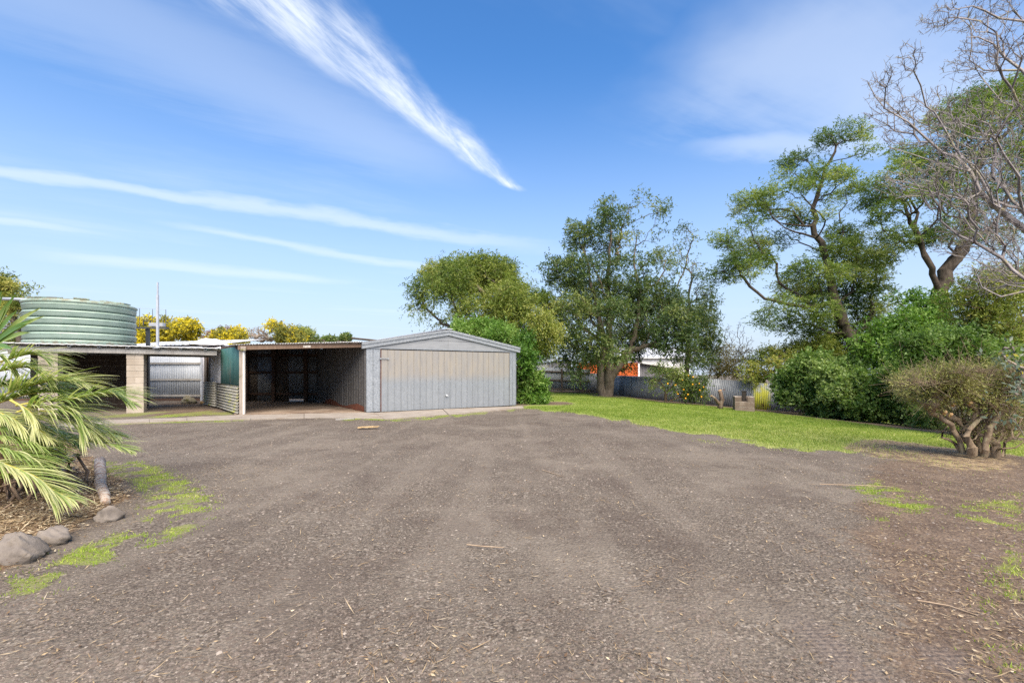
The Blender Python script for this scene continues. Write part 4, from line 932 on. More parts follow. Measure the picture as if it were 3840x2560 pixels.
def plant(name, label, cat, base, trunks, clumps, npts, r0, bark, leafm, seed, rt=0.007, bf=0.35, group=None, leaf=None, step=0.45, wob=0.05, parts=('trunk', 'crown'), thick=8, tr=None, spur=None, roots=()):
    rg = np.random.RandomState(seed); pts, dn, ci = blob_points(clumps, npts, rg)
    N, P, src, nt = grow(trunks, pts, bf, step, wob, rg, roots); R = radii(P, rt, r0)
    if tr:
        for i, (ti, f) in enumerate(TI['t']): a_, b_ = tr[min(ti, len(tr)-1)]; R[i] = max(min(R[i], a_*1.2), a_+(b_-a_)*f)
    if spur:
        c = np.where(R < spur[2])[0]; c = np.repeat(c, spur[0]); c = c[c > 0]; m = len(c); d0 = unit(N[c]-N[np.maximum(P[c], 0)]); f = rg.uniform(size=(m, 1))
        q = N[c]*(1-f)+N[np.maximum(P[c], 0)]*f; L = rg.gamma(2.0, spur[1]/2, size=(m, 1)); dr = unit(d0*0.5+rg.normal(size=(m, 3))*0.8+np.array([0, 0, 0.25]))
        b0 = len(N); N = np.concatenate([N, q, q+dr*L]); P = np.concatenate([P, np.full(m, -1), np.arange(b0, b0+m)]); R = np.concatenate([R, np.full(2*m, rt*0.75)]); src = np.concatenate([src, np.full(2*m, -1)])
    e = empty(name, base, label, cat, group)
    V_, F_ = tubes(N, P, R, 3, thick); put(parts[0], npmesh(parts[0], V_, F_, smooth=True), bark, e)
    if leafm is not None:
        w = np.where(src >= 0)[0]; pt = N[w]; o = unit(pt-N[np.maximum(P[w], 0)]); c = np.mean(pt, 0); o = unit(o+0.5*unit(pt-c))
        V_, F_, r_ = sprigs(pt, o, dn[src[w]], ci[src[w]], rg, **(leaf or {})); put(parts[1], npmesh(parts[1], V_, F_, dict(rnd=r_)), leafm, e)
    return e

K_olive = m_leaf('olive_leaves', [(0,(0.065,0.115,0.020)),(0.35,(0.140,0.200,0.036)),(0.7,(0.235,0.285,0.060)),(1,(0.40,0.41,0.12))], 0.40)
K_dark = m_leaf('dark_glossy_leaves', [(0,(0.040,0.078,0.030)),(0.45,(0.085,0.140,0.044)),(0.8,(0.160,0.215,0.060)),(1,(0.30,0.33,0.11))], 0.35, 0.42, 0.4)
K_wattle = m_leaf('feathery_leaves', [(0,(0.070,0.125,0.030)),(0.45,(0.140,0.215,0.046)),(0.8,(0.225,0.300,0.070)),(1,(0.36,0.40,0.14))], 0.40)
K_hedge = m_leaf('mirror_bush_leaves', [(0,(0.052,0.108,0.024)),(0.4,(0.104,0.190,0.042)),(0.8,(0.175,0.272,0.068)),(1,(0.28,0.37,0.13))], 0.38, 0.45, 0.35)
K_bush = m_leaf('bright_shrub_leaves', [(0,(0.045,0.112,0.016)),(0.4,(0.095,0.202,0.026)),(0.8,(0.165,0.288,0.050)),(1,(0.27,0.39,0.11))], 0.34, 0.45, 0.35)
K_yel = m_leaf('yellowing_shrub_leaves', [(0,(0.085,0.125,0.020)),(0.4,(0.175,0.225,0.038)),(0.8,(0.280,0.310,0.060)),(1,(0.43,0.40,0.11))], 0.32)
K_pale = m_leaf('wiry_bush_leaves', [(0,(0.14,0.155,0.035)),(0.5,(0.29,0.31,0.09)),(1,(0.50,0.48,0.20))], 0.3)
K_flower = m_leaf('wattle_blossom', [(0,(0.12,0.15,0.05)),(0.38,(0.24,0.24,0.07)),(0.55,(0.52,0.43,0.03)),(1,(0.70,0.60,0.05))], 0.3, 0.8, 0.1)
K_citrus = m_leaf('citrus_leaves', [(0,(0.045,0.085,0.018)),(0.5,(0.100,0.155,0.030)),(1,(0.24,0.28,0.08))], 0.25)
B_grey = m_bark('grey_bark', (0.085,0.068,0.052), (0.165,0.140,0.112))
B_dark = m_bark('dark_bark', (0.045,0.036,0.028), (0.10,0.082,0.065))
B_lich = m_bark('lichened_bark', (0.155,0.140,0.138), (0.29,0.272,0.275), (0.26,0.24,0.14))
B_brown = m_bark('brown_bark', (0.085,0.055,0.036), (0.20,0.145,0.100), (0.20,0.17,0.10))
B_twig = m_bark('pale_twigs', (0.16,0.13,0.105), (0.29,0.25,0.215))

# --- trees behind the garage and on the lawn
plant('olive_tree', 'round olive-green tree with domed crown rising behind the garage', 'tree', (-0.4,26,0),
      [[(-0.4,26,-0.2),(-0.6,26,1.4),(-1.2,26,2.8)], [(-0.6,26,1.4),(0.6,25.8,3.2),(1.6,25.6,4.0)], [(-1.2,26,2.8),(-2.6,25.9,4.3)], [(-1.2,26,2.8),(-1.0,26,5.0)], [(-0.6,26,1.4),(-3.8,25.5,4.0)]],
      [(-5.24, 26.27, 6.19, 0.64, 0.69, 0.8), (-5.53, 26.72, 5.38, 0.5, 0.4, 0.55), (-4.51, 26.92, 7.17, 0.75, 0.6, 1.0), (-3.17, 27.48, 7.7, 0.87, 0.56, 1.0), (-1.83, 26.71, 7.62, 0.85, 0.5, 1.0), (-0.6, 27.4, 7.58, 0.77, 0.51, 1.0), (-3.66, 24.01, 5.6, 0.67, 0.54, 0.8), (-2.72, 25.67, 6.27, 0.82, 0.62, 0.95), (-1.63, 27.48, 6.62, 0.87, 0.72, 1.0), (-0.33, 26.37, 6.41, 0.74, 0.64, 1.0), (0.42, 27.32, 5.98, 0.66, 0.61, 1.0), (-2.12, 24.33, 4.93, 0.77, 0.55, 0.8), (-0.95, 25.68, 5.13, 0.82, 0.62, 0.9), (0.38, 24.84, 4.59, 0.6, 0.56, 1.0), (1.61, 25.97, 5.51, 0.68, 0.44, 1.0), (2.35, 26.08, 4.99, 0.54, 0.44, 1.0), (1.49, 23.95, 4.02, 0.67, 0.58, 1.0), (2.18, 24.72, 3.51, 0.46, 0.55, 1.0), (1.09, 24.96, 3.2, 0.7, 0.61, 1.0), (1.96, 27.38, 2.71, 0.56, 0.51, 1.0), (-4.19, 26.81, 4.19, 0.4, 0.4, 0.5), (-3.05, 24.51, 4.54, 0.46, 0.41, 0.6), (-1.34, 26.93, 4.2, 1.01, 0.45, 1.0), (-0.08, 24.43, 3.62, 0.68, 0.5, 1.0), (0.8, 26.25, 2.41, 0.54, 0.39, 1.0), (-4.5, 24.38, 4.66, 0.41, 0.32, 0.4), (-5.26, 23.91, 4.51, 0.27, 0.18, 0.3), (-1.61, 27.21, 7.18, 2.03, 0.76, 0.8), (-3.31, 24.7, 6.41, 1.38, 0.92, 0.7), (-0.08, 24.72, 5.26, 1.39, 1.15, 0.8)],
      1900, 0.34, B_grey, K_olive, 1, leaf=dict(per=7.5, q=10, ls=0.46, ll=0.13, lw=0.042, droop=0.6, up=0.1, jit=0.2))
plant('broadleaf_tree', 'tall dark green tree with thick twin trunk standing on the lawn', 'tree', (5.74,28.0,gz(5.74,28)),
      [[(5.78, 28, -0.33), (5.56, 28, 0.91), (5.51, 28, 1.71), (5.74, 28, 2.87), (5.38, 28, 4.65), (4.94, 28, 6.43), (4.67, 28, 8.2)], [(6.04, 27.7, -0.31), (5.98, 27.7, 0.92), (5.96, 27.7, 1.71), (6.03, 27.7, 2.85), (5.94, 27.7, 4.61), (5.85, 27.7, 6.55), (5.94, 27.7, 8.83), (6.03, 27.7, 10.77)],
       [(5.92, 27.4, 0.84), (6.4, 27.4, 1.71), (7.01, 27.4, 2.58), (7.53, 27.4, 3.88), (7.7, 27.4, 5.45), (7.35, 27.4, 7.88), (7.53, 27.4, 9.54)], [(6.9, 27, 2.56), (7.93, 27, 2.9), (8.96, 27, 2.73), (10.16, 27, 3.24)], [(5.63, 27.5, 2.84), (4.15, 27.5, 4.15), (3.28, 27.5, 5.46)]],
      [(6.22, 29.92, 12.18, 0.66, 0.66, 0.8), (8.07, 29.39, 12.46, 0.65, 0.56, 0.35), (8.15, 26.59, 11.15, 0.51, 0.51, 0.3), (9.9, 29.82, 12.01, 0.57, 0.47, 0.8), (4.02, 27.79, 9.92, 0.79, 0.62, 0.9), (5.2, 28.45, 10.3, 0.9, 0.72, 0.8), (5.61, 26.18, 10.01, 0.75, 0.75, 0.9), (7.41, 29.72, 11.45, 0.75, 0.85, 0.55), (4.3, 28.52, 9.42, 1.09, 0.63, 0.8), (6.11, 29.84, 9.6, 1.04, 0.76, 0.75), (7.07, 29.49, 9.88, 0.75, 0.75, 0.6), (7.4, 26.63, 9.14, 0.68, 0.76, 0.25), (8.43, 26.93, 9.48, 0.6, 0.68, 0.2), (2.35, 26.0, 7.39, 0.74, 0.5, 0.9), (3.33, 25.9, 7.53, 0.9, 0.58, 1.0), (4.25, 25.51, 7.19, 0.89, 0.65, 0.9), (5.54, 26.65, 7.54, 0.85, 0.59, 0.8), (7.01, 28.09, 8.23, 0.8, 0.62, 0.7), (7.41, 25.22, 7.37, 0.88, 0.56, 0.6), (9.44, 28.45, 8.58, 0.81, 0.54, 0.7), (9.41, 26.82, 7.58, 0.68, 0.51, 0.5), (2.93, 26.69, 6.7, 1.02, 0.51, 1.0), (4.67, 29.13, 6.72, 1.11, 0.74, 1.0), (5.9, 27.51, 6.51, 0.96, 0.7, 1.0), (7.17, 26.72, 6.36, 1.1, 0.68, 1.0), (8.61, 27.51, 6.34, 0.96, 0.7, 1.0), (10.03, 28.58, 5.98, 0.82, 0.73, 1.0), (3.44, 25.47, 5.16, 0.97, 0.65, 1.0), (5.27, 29.88, 5.53, 1.14, 0.76, 1.0), (5.67, 25.31, 4.9, 0.96, 0.64, 1.0), (8.0, 28.8, 5.38, 1.19, 0.82, 1.0), (9.52, 29.26, 5.26, 1.11, 0.84, 1.0), (9.28, 25.29, 4.49, 0.8, 0.64, 1.0), (11.74, 28.98, 4.76, 0.92, 0.74, 1.0), (11.52, 26.96, 3.67, 0.77, 0.77, 1.0), (11.77, 27.98, 3.04, 0.8, 0.62, 1.0), (9.66, 25.24, 3.37, 0.8, 0.64, 1.0), (8.68, 25.42, 3.7, 0.89, 0.65, 1.0), (3.35, 26.07, 4.01, 0.83, 0.66, 1.0), (4.49, 29.78, 3.15, 1.13, 0.85, 1.0), (5.19, 26.14, 3.35, 0.91, 0.75, 1.0), (7.19, 28.83, 3.55, 0.92, 0.73, 1.0), (8.53, 29.66, 3.9, 0.94, 0.66, 1.0), (3.54, 29.72, 2.39, 0.57, 0.57, 0.9), (4.65, 26.85, 2.3, 0.68, 0.51, 0.9), (10.13, 26.9, 2.38, 0.77, 0.6, 0.8), (8.58, 27.72, 3.03, 0.7, 0.53, 0.6), (7.21, 28.92, 2.09, 0.55, 0.37, 0.7), (10.33, 25.72, 1.85, 0.49, 0.33, 0.5), (3.98, 28.79, 1.72, 0.64, 0.46, 0.9), (4.84, 29.03, 2.0, 0.74, 0.46, 1.0), (5.82, 29.33, 2.29, 0.84, 0.47, 1.0), (5.84, 25.38, 2.33, 0.73, 0.48, 1.0), (7.79, 29.74, 2.77, 0.85, 0.57, 1.0), (8.75, 25.64, 2.74, 0.73, 0.49, 0.8), (11.12, 26.84, 2.21, 0.77, 0.51, 1.0), (3.17, 28.13, 3.32, 0.63, 0.63, 1.0), (7.19, 29.61, 1.73, 0.56, 0.28, 0.8), (3.88, 26.83, 1.19, 0.51, 0.34, 0.7), (5.22, 29.64, 5.78, 3.29, 1.88, 0.7), (8.61, 27.82, 4.63, 3.09, 1.77, 0.7)],
      2500, 0.42, B_grey, K_dark, 2, leaf=dict(per=6.5, q=9, ls=0.42, ll=0.13, lw=0.052, droop=0.35, up=0.15, jit=0.16), thick=10, tr=[(0.36,0.04),(0.34,0.03),(0.2,0.03),(0.12,0.03),(0.10,0.03)])
plant('spindly_tree', 'thin half-bare tree with crooked stem right of the big dark tree', 'tree', (9.4,31,gz(9.4,31)),
      [[(12.06, 31, -0.22), (11.96, 31, 2.04), (12.16, 31, 4.99), (11.47, 31, 6.18), (11.17, 31, 6.96), (11.67, 31, 8.05), (11.96, 31, 9.33)], [(12.08, 30.8, 4.97), (11.98, 30.8, 6.44), (12.18, 30.8, 7.91), (12.28, 30.8, 8.88)]],
      [(11.45, 30.42, 10.87, 0.58, 0.43, 0.45), (11.94, 30.43, 10.24, 0.48, 0.48, 0.35), (11.16, 30.15, 9.68, 0.67, 0.48, 0.3), (12.23, 29.96, 7.54, 0.67, 0.48, 0.5), (12.86, 30.1, 6.61, 0.76, 0.57, 0.7), (13.62, 31.18, 6.01, 0.59, 0.59, 0.8), (12.77, 31.79, 8.72, 0.61, 0.61, 0.25), (11.34, 30.12, 8.72, 0.57, 0.57, 0.25), (13.06, 29.9, 4.77, 0.57, 0.57, 0.9), (13.17, 31.77, 5.79, 0.61, 0.5, 0.6)],
      330, 0.16, B_grey, K_dark, 3, leaf=dict(per=4, q=7, ls=0.36, ll=0.12, lw=0.05, droop=0.3, jit=0.15))
plant('wattle_tree', 'tall open feathery tree with leaning trunk in the middle right', 'tree', (19.2,24,gz(19.2,24)),
      [[(18.62, 24, -0.31), (18.35, 24, 2.2), (17.63, 24, 3.45), (17.09, 24, 4.89), (16.64, 24, 6.86), (16.2, 24, 8.12), (15.97, 24, 9.01), (15.93, 24, 10.45), (16.55, 24, 12.06), (17.18, 24, 13.32)], [(16.2, 24, 8.12), (14.94, 24, 8.66), (13.86, 24, 9.37)], [(16.67, 23.4, 4.8), (14.57, 23.4, 4.8), (12.99, 23.4, 5.15), (11.77, 23.4, 6.03)], [(15.25, 24.5, 4.96), (14.34, 24.5, 6.06), (14.15, 24.5, 7.16)], [(16.92, 24.4, 6.95), (18.38, 24.4, 7.41), (19.57, 24.4, 7.14)], [(15.97, 24, 9.01), (15.39, 24, 8.92), (14.22, 24, 9.1), (12.97, 24, 10.27)]],
      [(17.44, 24.11, 14.01, 1.17, 0.45, 0.7), (18.1, 23.68, 13.6, 0.62, 0.44, 0.7), (17.84, 23.11, 12.53, 0.52, 0.35, 0.6), (16.96, 24.32, 13.57, 0.82, 0.45, 0.6), (15.54, 25.11, 12.93, 0.84, 0.47, 0.9), (14.49, 23.85, 11.82, 0.53, 0.27, 0.6), (16.02, 23.73, 11.59, 0.98, 0.62, 0.9), (16.35, 22.49, 11.06, 0.67, 0.42, 1.0), (18.95, 25.41, 11.55, 0.85, 0.43, 0.9), (14.29, 22.41, 10.35, 0.75, 0.42, 0.8), (16.63, 23.98, 10.44, 0.72, 0.36, 0.5), (13.12, 25.15, 10.88, 0.85, 0.47, 0.9), (12.8, 22.74, 10.14, 0.76, 0.51, 1.0), (13.76, 24.79, 10.0, 0.83, 0.46, 0.8), (12.94, 25.53, 10.45, 0.57, 0.38, 0.7), (15.22, 24.44, 9.89, 0.73, 0.46, 0.7), (15.74, 24.98, 9.42, 0.84, 0.47, 0.8), (15.72, 22.66, 9.18, 0.42, 0.34, 0.7), (11.07, 23.78, 8.23, 0.8, 0.53, 0.8), (11.9, 22.81, 8.64, 0.77, 0.43, 0.6), (13.32, 25.17, 8.16, 1.03, 0.66, 1.1), (11.55, 23.3, 7.05, 0.78, 0.44, 1.0), (13.24, 23.84, 7.18, 0.71, 0.45, 1.0), (15.04, 25.7, 8.78, 1.06, 0.58, 0.5), (18.04, 25.2, 9.02, 0.75, 0.56, 1.0), (19.39, 25.62, 8.67, 0.57, 0.53, 1.1), (16.89, 23.84, 7.81, 0.98, 0.62, 1.0), (17.87, 23.96, 7.3, 1.16, 0.54, 1.0), (19.69, 24.78, 7.41, 1.02, 0.46, 1.0), (11.05, 23.93, 6.4, 0.8, 0.45, 0.8), (11.89, 23.29, 6.44, 0.78, 0.52, 0.9), (15.09, 23.67, 6.7, 0.97, 0.53, 1.0), (15.73, 22.8, 6.16, 0.94, 0.51, 1.0), (18.03, 23.58, 6.41, 1.23, 0.62, 1.0), (15.97, 25.66, 6.09, 1.15, 0.58, 1.0), (17.25, 25.56, 5.78, 1.15, 0.67, 1.1), (18.4, 24.43, 5.68, 1.19, 0.64, 1.0), (19.42, 24.0, 5.96, 0.81, 0.54, 0.7), (15.47, 23.45, 4.55, 1.23, 0.7, 1.1), (13.23, 22.6, 4.77, 0.84, 0.42, 0.6), (12.9, 23.23, 4.08, 0.78, 0.43, 0.7), (15.16, 24.96, 4.0, 1.03, 0.56, 0.8), (19.11, 25.25, 4.79, 1.32, 0.75, 1.0), (19.22, 23.53, 4.73, 0.79, 0.62, 0.7), (17.23, 24.97, 3.63, 1.49, 0.75, 1.0), (19.25, 24.93, 3.63, 1.21, 0.75, 1.0), (20.24, 24.66, 3.51, 0.83, 0.74, 1.0)],
      2100, 0.34, B_dark, K_wattle, 4, leaf=dict(per=6, q=10, ls=0.40, ll=0.125, lw=0.036, droop=0.15, up=0.12, jit=0.14, flat=0.5), tr=[(0.26,0.03),(0.07,0.02),(0.09,0.02),(0.06,0.02),(0.06,0.02),(0.06,0.02)])
plant('wattle_tree', 'tallest feathery tree behind the bare branches at the right edge', 'tree', (21.5,22.5,gz(21.5,22.5)),
      [[(21.32, 22.5, -1.05), (21.24, 22.5, 3.16), (21.15, 22.5, 5.26), (21.57, 22.5, 6.35), (22.24, 22.5, 7.36), (22.75, 22.5, 9.04), (22.92, 22.5, 11.06), (23.67, 22.5, 13.25)], [(20.68, 22, 5.17), (20.27, 22, 6.41), (19.86, 22, 7.56), (19.45, 22, 8.46), (19.61, 22, 9.04), (19.28, 22, 9.86), (18.63, 22, 10.52)], [(22.75, 22.5, 9.04), (21.74, 22.5, 10.72), (21.4, 22.5, 12.24), (22.08, 22.5, 13.67)], [(22.24, 22.5, 7.36), (23.76, 22.5, 8.62), (24.93, 22.5, 10.72)]],
      [(18.41, 22.96, 10.74, 0.69, 0.51, 0.8), (18.45, 23.34, 10.02, 0.7, 0.52, 1.0), (17.77, 21.75, 8.95, 0.73, 0.49, 0.9), (18.36, 23.12, 8.99, 0.43, 0.26, 0.7), (18.14, 21.42, 10.76, 0.72, 0.48, 0.8), (19.58, 22.24, 11.78, 0.75, 0.5, 0.9), (20.06, 23.38, 12.66, 0.61, 0.35, 0.7), (20.65, 23.06, 11.3, 0.86, 0.52, 0.8), (18.74, 21.48, 9.66, 0.8, 0.48, 0.7), (20.21, 24.08, 10.66, 0.72, 0.45, 0.9), (21.36, 22.9, 12.0, 0.86, 0.68, 0.8), (21.52, 22.62, 10.86, 0.93, 0.68, 1.0), (18.75, 20.35, 9.45, 0.76, 0.46, 0.8), (22.23, 22.49, 14.42, 0.84, 0.67, 1.0), (20.74, 21.3, 12.93, 0.8, 0.64, 0.9), (21.61, 22.99, 14.1, 0.69, 0.52, 0.8), (22.48, 22.15, 13.06, 0.91, 0.66, 0.8), (24.36, 23.57, 15.48, 0.97, 0.62, 1.0), (24.68, 22.89, 15.08, 1.11, 0.68, 1.0), (26.03, 23.49, 15.96, 0.7, 0.7, 1.0), (22.82, 21.69, 13.47, 1.05, 0.65, 0.8), (25.35, 22.88, 14.04, 0.94, 0.85, 0.8), (23.16, 23.25, 12.51, 1.04, 0.78, 0.7), (24.84, 23.61, 12.77, 1.15, 0.88, 0.6), (23.89, 21.7, 11.85, 0.81, 0.89, 0.7), (23.23, 23.67, 10.32, 0.97, 0.62, 0.7), (24.58, 23.78, 11.08, 1.15, 0.8, 0.5), (25.12, 23.05, 10.52, 1.03, 1.03, 0.6), (24.56, 24.2, 9.8, 1.09, 0.63, 0.5), (19.98, 24.13, 8.6, 0.72, 0.36, 1.0), (19.19, 22.37, 7.66, 0.75, 0.33, 0.8), (18.39, 22.42, 7.34, 0.67, 0.34, 0.9), (18.14, 20.96, 7.82, 0.55, 0.31, 0.8), (21.7, 23.65, 8.37, 0.8, 0.44, 1.1), (22.61, 24.05, 9.03, 0.63, 0.36, 0.8), (21.79, 22.21, 8.11, 0.83, 0.5, 0.7), (23.84, 23.07, 8.37, 0.95, 0.6, 0.6), (25.25, 23.18, 8.41, 0.95, 0.87, 0.6), (19.31, 23.22, 7.03, 0.52, 0.35, 0.7), (20.91, 20.99, 10.25, 2.74, 2.35, 0.25), (26.66, 23.42, 15.04, 0.79, 1.23, 0.9), (25.83, 22.62, 12.3, 0.68, 1.18, 0.8), (26.31, 22.96, 10.06, 0.69, 1.2, 0.7)],
      2000, 0.36, B_dark, K_wattle, 5, leaf=dict(per=6, q=10, ls=0.38, ll=0.12, lw=0.034, droop=0.2, up=0.1, jit=0.14, flat=0.5), tr=[(0.26,0.04),(0.11,0.025),(0.07,0.02),(0.07,0.02)])

# --- shrubs
plant('shrub', 'dense bright green shrub growing against the right side of the garage', 'shrub', (1.0,19.6,0),
      [[(1.0,19.5,-0.1),(0.9,19.6,0.6),(0.6,19.8,1.3)], [(0.9,19.6,0.6),(-0.6,21.4,2.6)], [(0.6,19.8,1.3),(-1.6,22.6,2.9)]],
      [(0.68, 19.33, 0.08, 0.42, 0.27, 1.0), (1.0, 19.51, 0.38, 0.43, 0.35, 1.0), (0.54, 19.65, 0.53, 0.35, 0.39, 1.0), (0.88, 19.52, 0.92, 0.39, 0.35, 1.0), (0.54, 19.6, 1.16, 0.31, 0.35, 1.0), (0.48, 18.97, 1.62, 0.3, 0.3, 1.0), (0.67, 19.09, 1.96, 0.34, 0.3, 1.0), (0.41, 19.35, 2.24, 0.23, 0.27, 1.0), (1.16, 19.54, 0.77, 0.31, 0.39, 1.0), (1.1, 19.15, 0.13, 0.27, 0.23, 1.0)] + [(0.24, 21.39, 2.62, 0.47, 0.34, 1.0), (-0.18, 21.33, 2.83, 0.51, 0.3, 1.0), (-0.71, 20.74, 3.0, 0.5, 0.29, 1.0), (0.54, 21.17, 2.74, 0.38, 0.38, 1.0)] + [(-1.44, 22.33, 3.21, 0.53, 0.27, 1.0), (-1.95, 22.15, 3.33, 0.53, 0.26, 1.0), (-2.32, 22.23, 3.29, 0.49, 0.27, 1.0), (-2.56, 22.42, 3.58, 0.36, 0.22, 1.0), (-1.66, 22.28, 3.56, 0.49, 0.22, 1.0), (-0.9, 22.29, 3.39, 0.49, 0.27, 1.0), (-0.28, 22.14, 3.24, 0.4, 0.26, 1.0)],
      620, 0.09, B_brown, K_bush, 6, leaf=dict(per=9, q=9, ls=0.26, ll=0.085, lw=0.05, droop=0.1, up=0.35, jit=0.14), parts=('stems', 'foliage'))
HD = [(12.78, 21.15, 0.8, 0.52, 0.44, 1.0), (12.99, 20.6, 1.36, 0.61, 0.43, 1.0), (13.51, 20.3, 1.68, 0.71, 0.42, 1.0), (13.49, 20.27, 0.83, 0.71, 0.53, 1.0), (13.49, 19.26, 1.19, 0.67, 0.54, 1.0), (14.32, 19.47, 1.46, 0.61, 0.44, 1.0), (13.47, 18.54, 0.55, 0.65, 0.52, 1.0), (13.49, 19.76, 0.15, 0.62, 0.41, 1.0), (13.02, 20.31, 0.26, 0.42, 0.42, 1.0), (13.99, 18.59, 0.23, 0.58, 0.49, 1.0), (12.51, 20.75, 0.24, 0.36, 0.29, 0.8), (14.25, 19.39, -0.23, 0.61, 0.27, 1.0), (14.06, 18.25, 0.89, 0.48, 0.48, 1.0), (13.77, 17.76, -0.12, 0.4, 0.25, 1.0), (13.51, 20.3, -0.3, 0.5, 0.21, 0.8), (13.37, 19.09, -0.27, 0.5, 0.23, 0.9)] + [(14.45, 17.59, 0.79, 0.55, 0.43, 1.0), (14.34, 17.04, 1.39, 0.38, 0.31, 1.0), (14.38, 18.0, 0.26, 0.73, 0.44, 1.0), (14.91, 17.43, 0.29, 0.51, 0.35, 1.0), (14.85, 16.84, -0.2, 0.53, 0.26, 1.0), (14.54, 15.84, -0.28, 0.43, 0.21, 1.0), (14.73, 17.59, -0.19, 0.55, 0.32, 1.0), (14.31, 18.47, -0.15, 0.5, 0.29, 1.0), (14.38, 17.0, 0.85, 0.34, 0.42, 1.0)]
plant('hedge', 'big rounded mass of glossy dark green shrubs along the right lawn edge', 'hedge', (14.6,17.5,gz(14.6,17.5)),
      [[(14.9,17.0,-0.7),(14.9,17.0,0.4)], [(14.9,17,-0.2),(13.9,20.5,0.4)], [(14.9,17,-0.2),(14.9,15.6,0.1)]], HD,
      1500, 0.10, B_brown, K_hedge, 7, leaf=dict(per=7, q=9, ls=0.28, ll=0.105, lw=0.066, droop=0.1, up=0.3, jit=0.15), parts=('stems', 'foliage'))
plant('shrub', 'light green loose shrub above the lichened end of the leaning fence', 'shrub', (13.4,25,gz(13.4,25)),
      [[(13.4,25,-0.9),(13.6,25,0.6),(14.5,25,1.5)], [(13.6,25,0.6),(13.0,24.8,1.2)]],
      [(12.48, 23.73, 1.48, 0.41, 0.33, 0.9), (13.08, 24.45, 1.14, 0.38, 0.34, 0.8), (13.26, 24.4, 1.99, 0.51, 0.34, 0.7), (14.26, 25.03, 2.35, 0.57, 0.35, 0.8), (14.92, 25.05, 2.31, 0.57, 0.39, 0.9), (15.43, 24.47, 2.55, 0.64, 0.38, 1.0), (16.22, 24.06, 2.74, 0.76, 0.42, 1.0), (17.68, 24.93, 2.87, 0.65, 0.39, 1.0), (13.59, 23.5, 1.72, 0.53, 0.37, 0.8), (14.6, 23.67, 1.81, 0.54, 0.37, 1.0), (16.03, 24.41, 2.2, 0.68, 0.38, 1.0), (17.15, 24.48, 2.29, 0.68, 0.38, 1.0), (12.48, 23.73, 0.9, 0.33, 0.21, 0.7), (13.74, 24.51, 1.22, 0.47, 0.34, 0.7), (18.11, 24.93, 2.35, 0.52, 0.48, 1.0)],
      700, 0.10, B_brown, K_yel, 8, leaf=dict(per=6, q=9, ls=0.30, ll=0.095, lw=0.04, jit=0.16), parts=('stems', 'foliage'))
plant('shrub', 'fresh green leafy shrub below the tallest tree', 'shrub', (17.5,19.5,gz(17.5,19.5)),
      [[(17.6,19.5,-1.0),(17.5,19.5,1.0),(17.2,19.5,2.2)]],
      [(16.86, 19.08, 3.6, 0.78, 0.5, 1.0), (17.67, 19.18, 3.76, 0.79, 0.57, 1.0), (16.13, 18.81, 3.22, 0.63, 0.49, 1.0), (17.08, 18.92, 3.02, 0.85, 0.49, 1.0), (18.94, 20.15, 3.12, 0.75, 0.6, 1.0), (16.02, 19.08, 2.61, 0.64, 0.5, 1.0), (18.02, 20.13, 2.45, 1.05, 0.53, 1.0), (19.22, 20.04, 2.44, 0.9, 0.52, 1.0), (17.21, 19.47, 1.76, 1.16, 0.58, 1.0), (17.95, 18.87, 1.61, 0.99, 0.56, 1.0), (17.45, 20.17, 4.48, 0.6, 0.38, 0.6), (17.63, 19.29, 4.35, 0.65, 0.43, 0.8), (15.28, 19.15, 3.04, 0.64, 0.43, 0.9), (15.29, 18.97, 2.39, 0.71, 0.43, 1.0), (16.48, 20.17, 1.92, 0.83, 0.45, 1.0), (14.89, 19.29, 2.47, 0.58, 0.43, 0.9)],
      700, 0.11, B_brown, K_bush, 9, leaf=dict(per=7, q=9, ls=0.28, ll=0.10, lw=0.055, jit=0.16), parts=('stems', 'foliage'))
plant('shrub', 'yellow-green tall shrub behind the bare branches at the right edge', 'shrub', (14.6,13.6,gz(14.6,13.6)),
      [[(14.8,13.6,-0.8),(14.7,13.6,1.2),(14.4,13.6,2.6)], [(14.7,13.6,1.2),(15.6,13.4,2.8)]],
      [(13.15, 13.4, 3.5, 0.4, 0.35, 0.9), (13.87, 13.67, 3.85, 0.51, 0.36, 1.0), (13.86, 13.17, 3.95, 0.54, 0.34, 1.0), (15.11, 13.87, 4.3, 0.57, 0.36, 1.0), (13.67, 13.62, 3.23, 0.51, 0.41, 1.0), (14.11, 13.41, 3.45, 0.6, 0.45, 1.0), (15.46, 14.09, 3.66, 0.58, 0.58, 1.0), (14.63, 14.16, 2.93, 0.63, 0.42, 1.0), (14.14, 13.02, 2.81, 0.58, 0.44, 1.0), (13.69, 13.75, 2.78, 0.46, 0.36, 0.8), (15.13, 13.38, 3.95, 0.45, 0.6, 1.0), (16.23, 14.31, 3.05, 0.53, 0.59, 1.0), (14.83, 14.09, 2.4, 0.74, 0.32, 1.0), (14.79, 13.34, 2.29, 0.6, 0.35, 1.0)],
      620, 0.09, B_brown, K_yel, 10, leaf=dict(per=7, q=9, ls=0.22, ll=0.065, lw=0.028, jit=0.12), parts=('stems', 'foliage'))
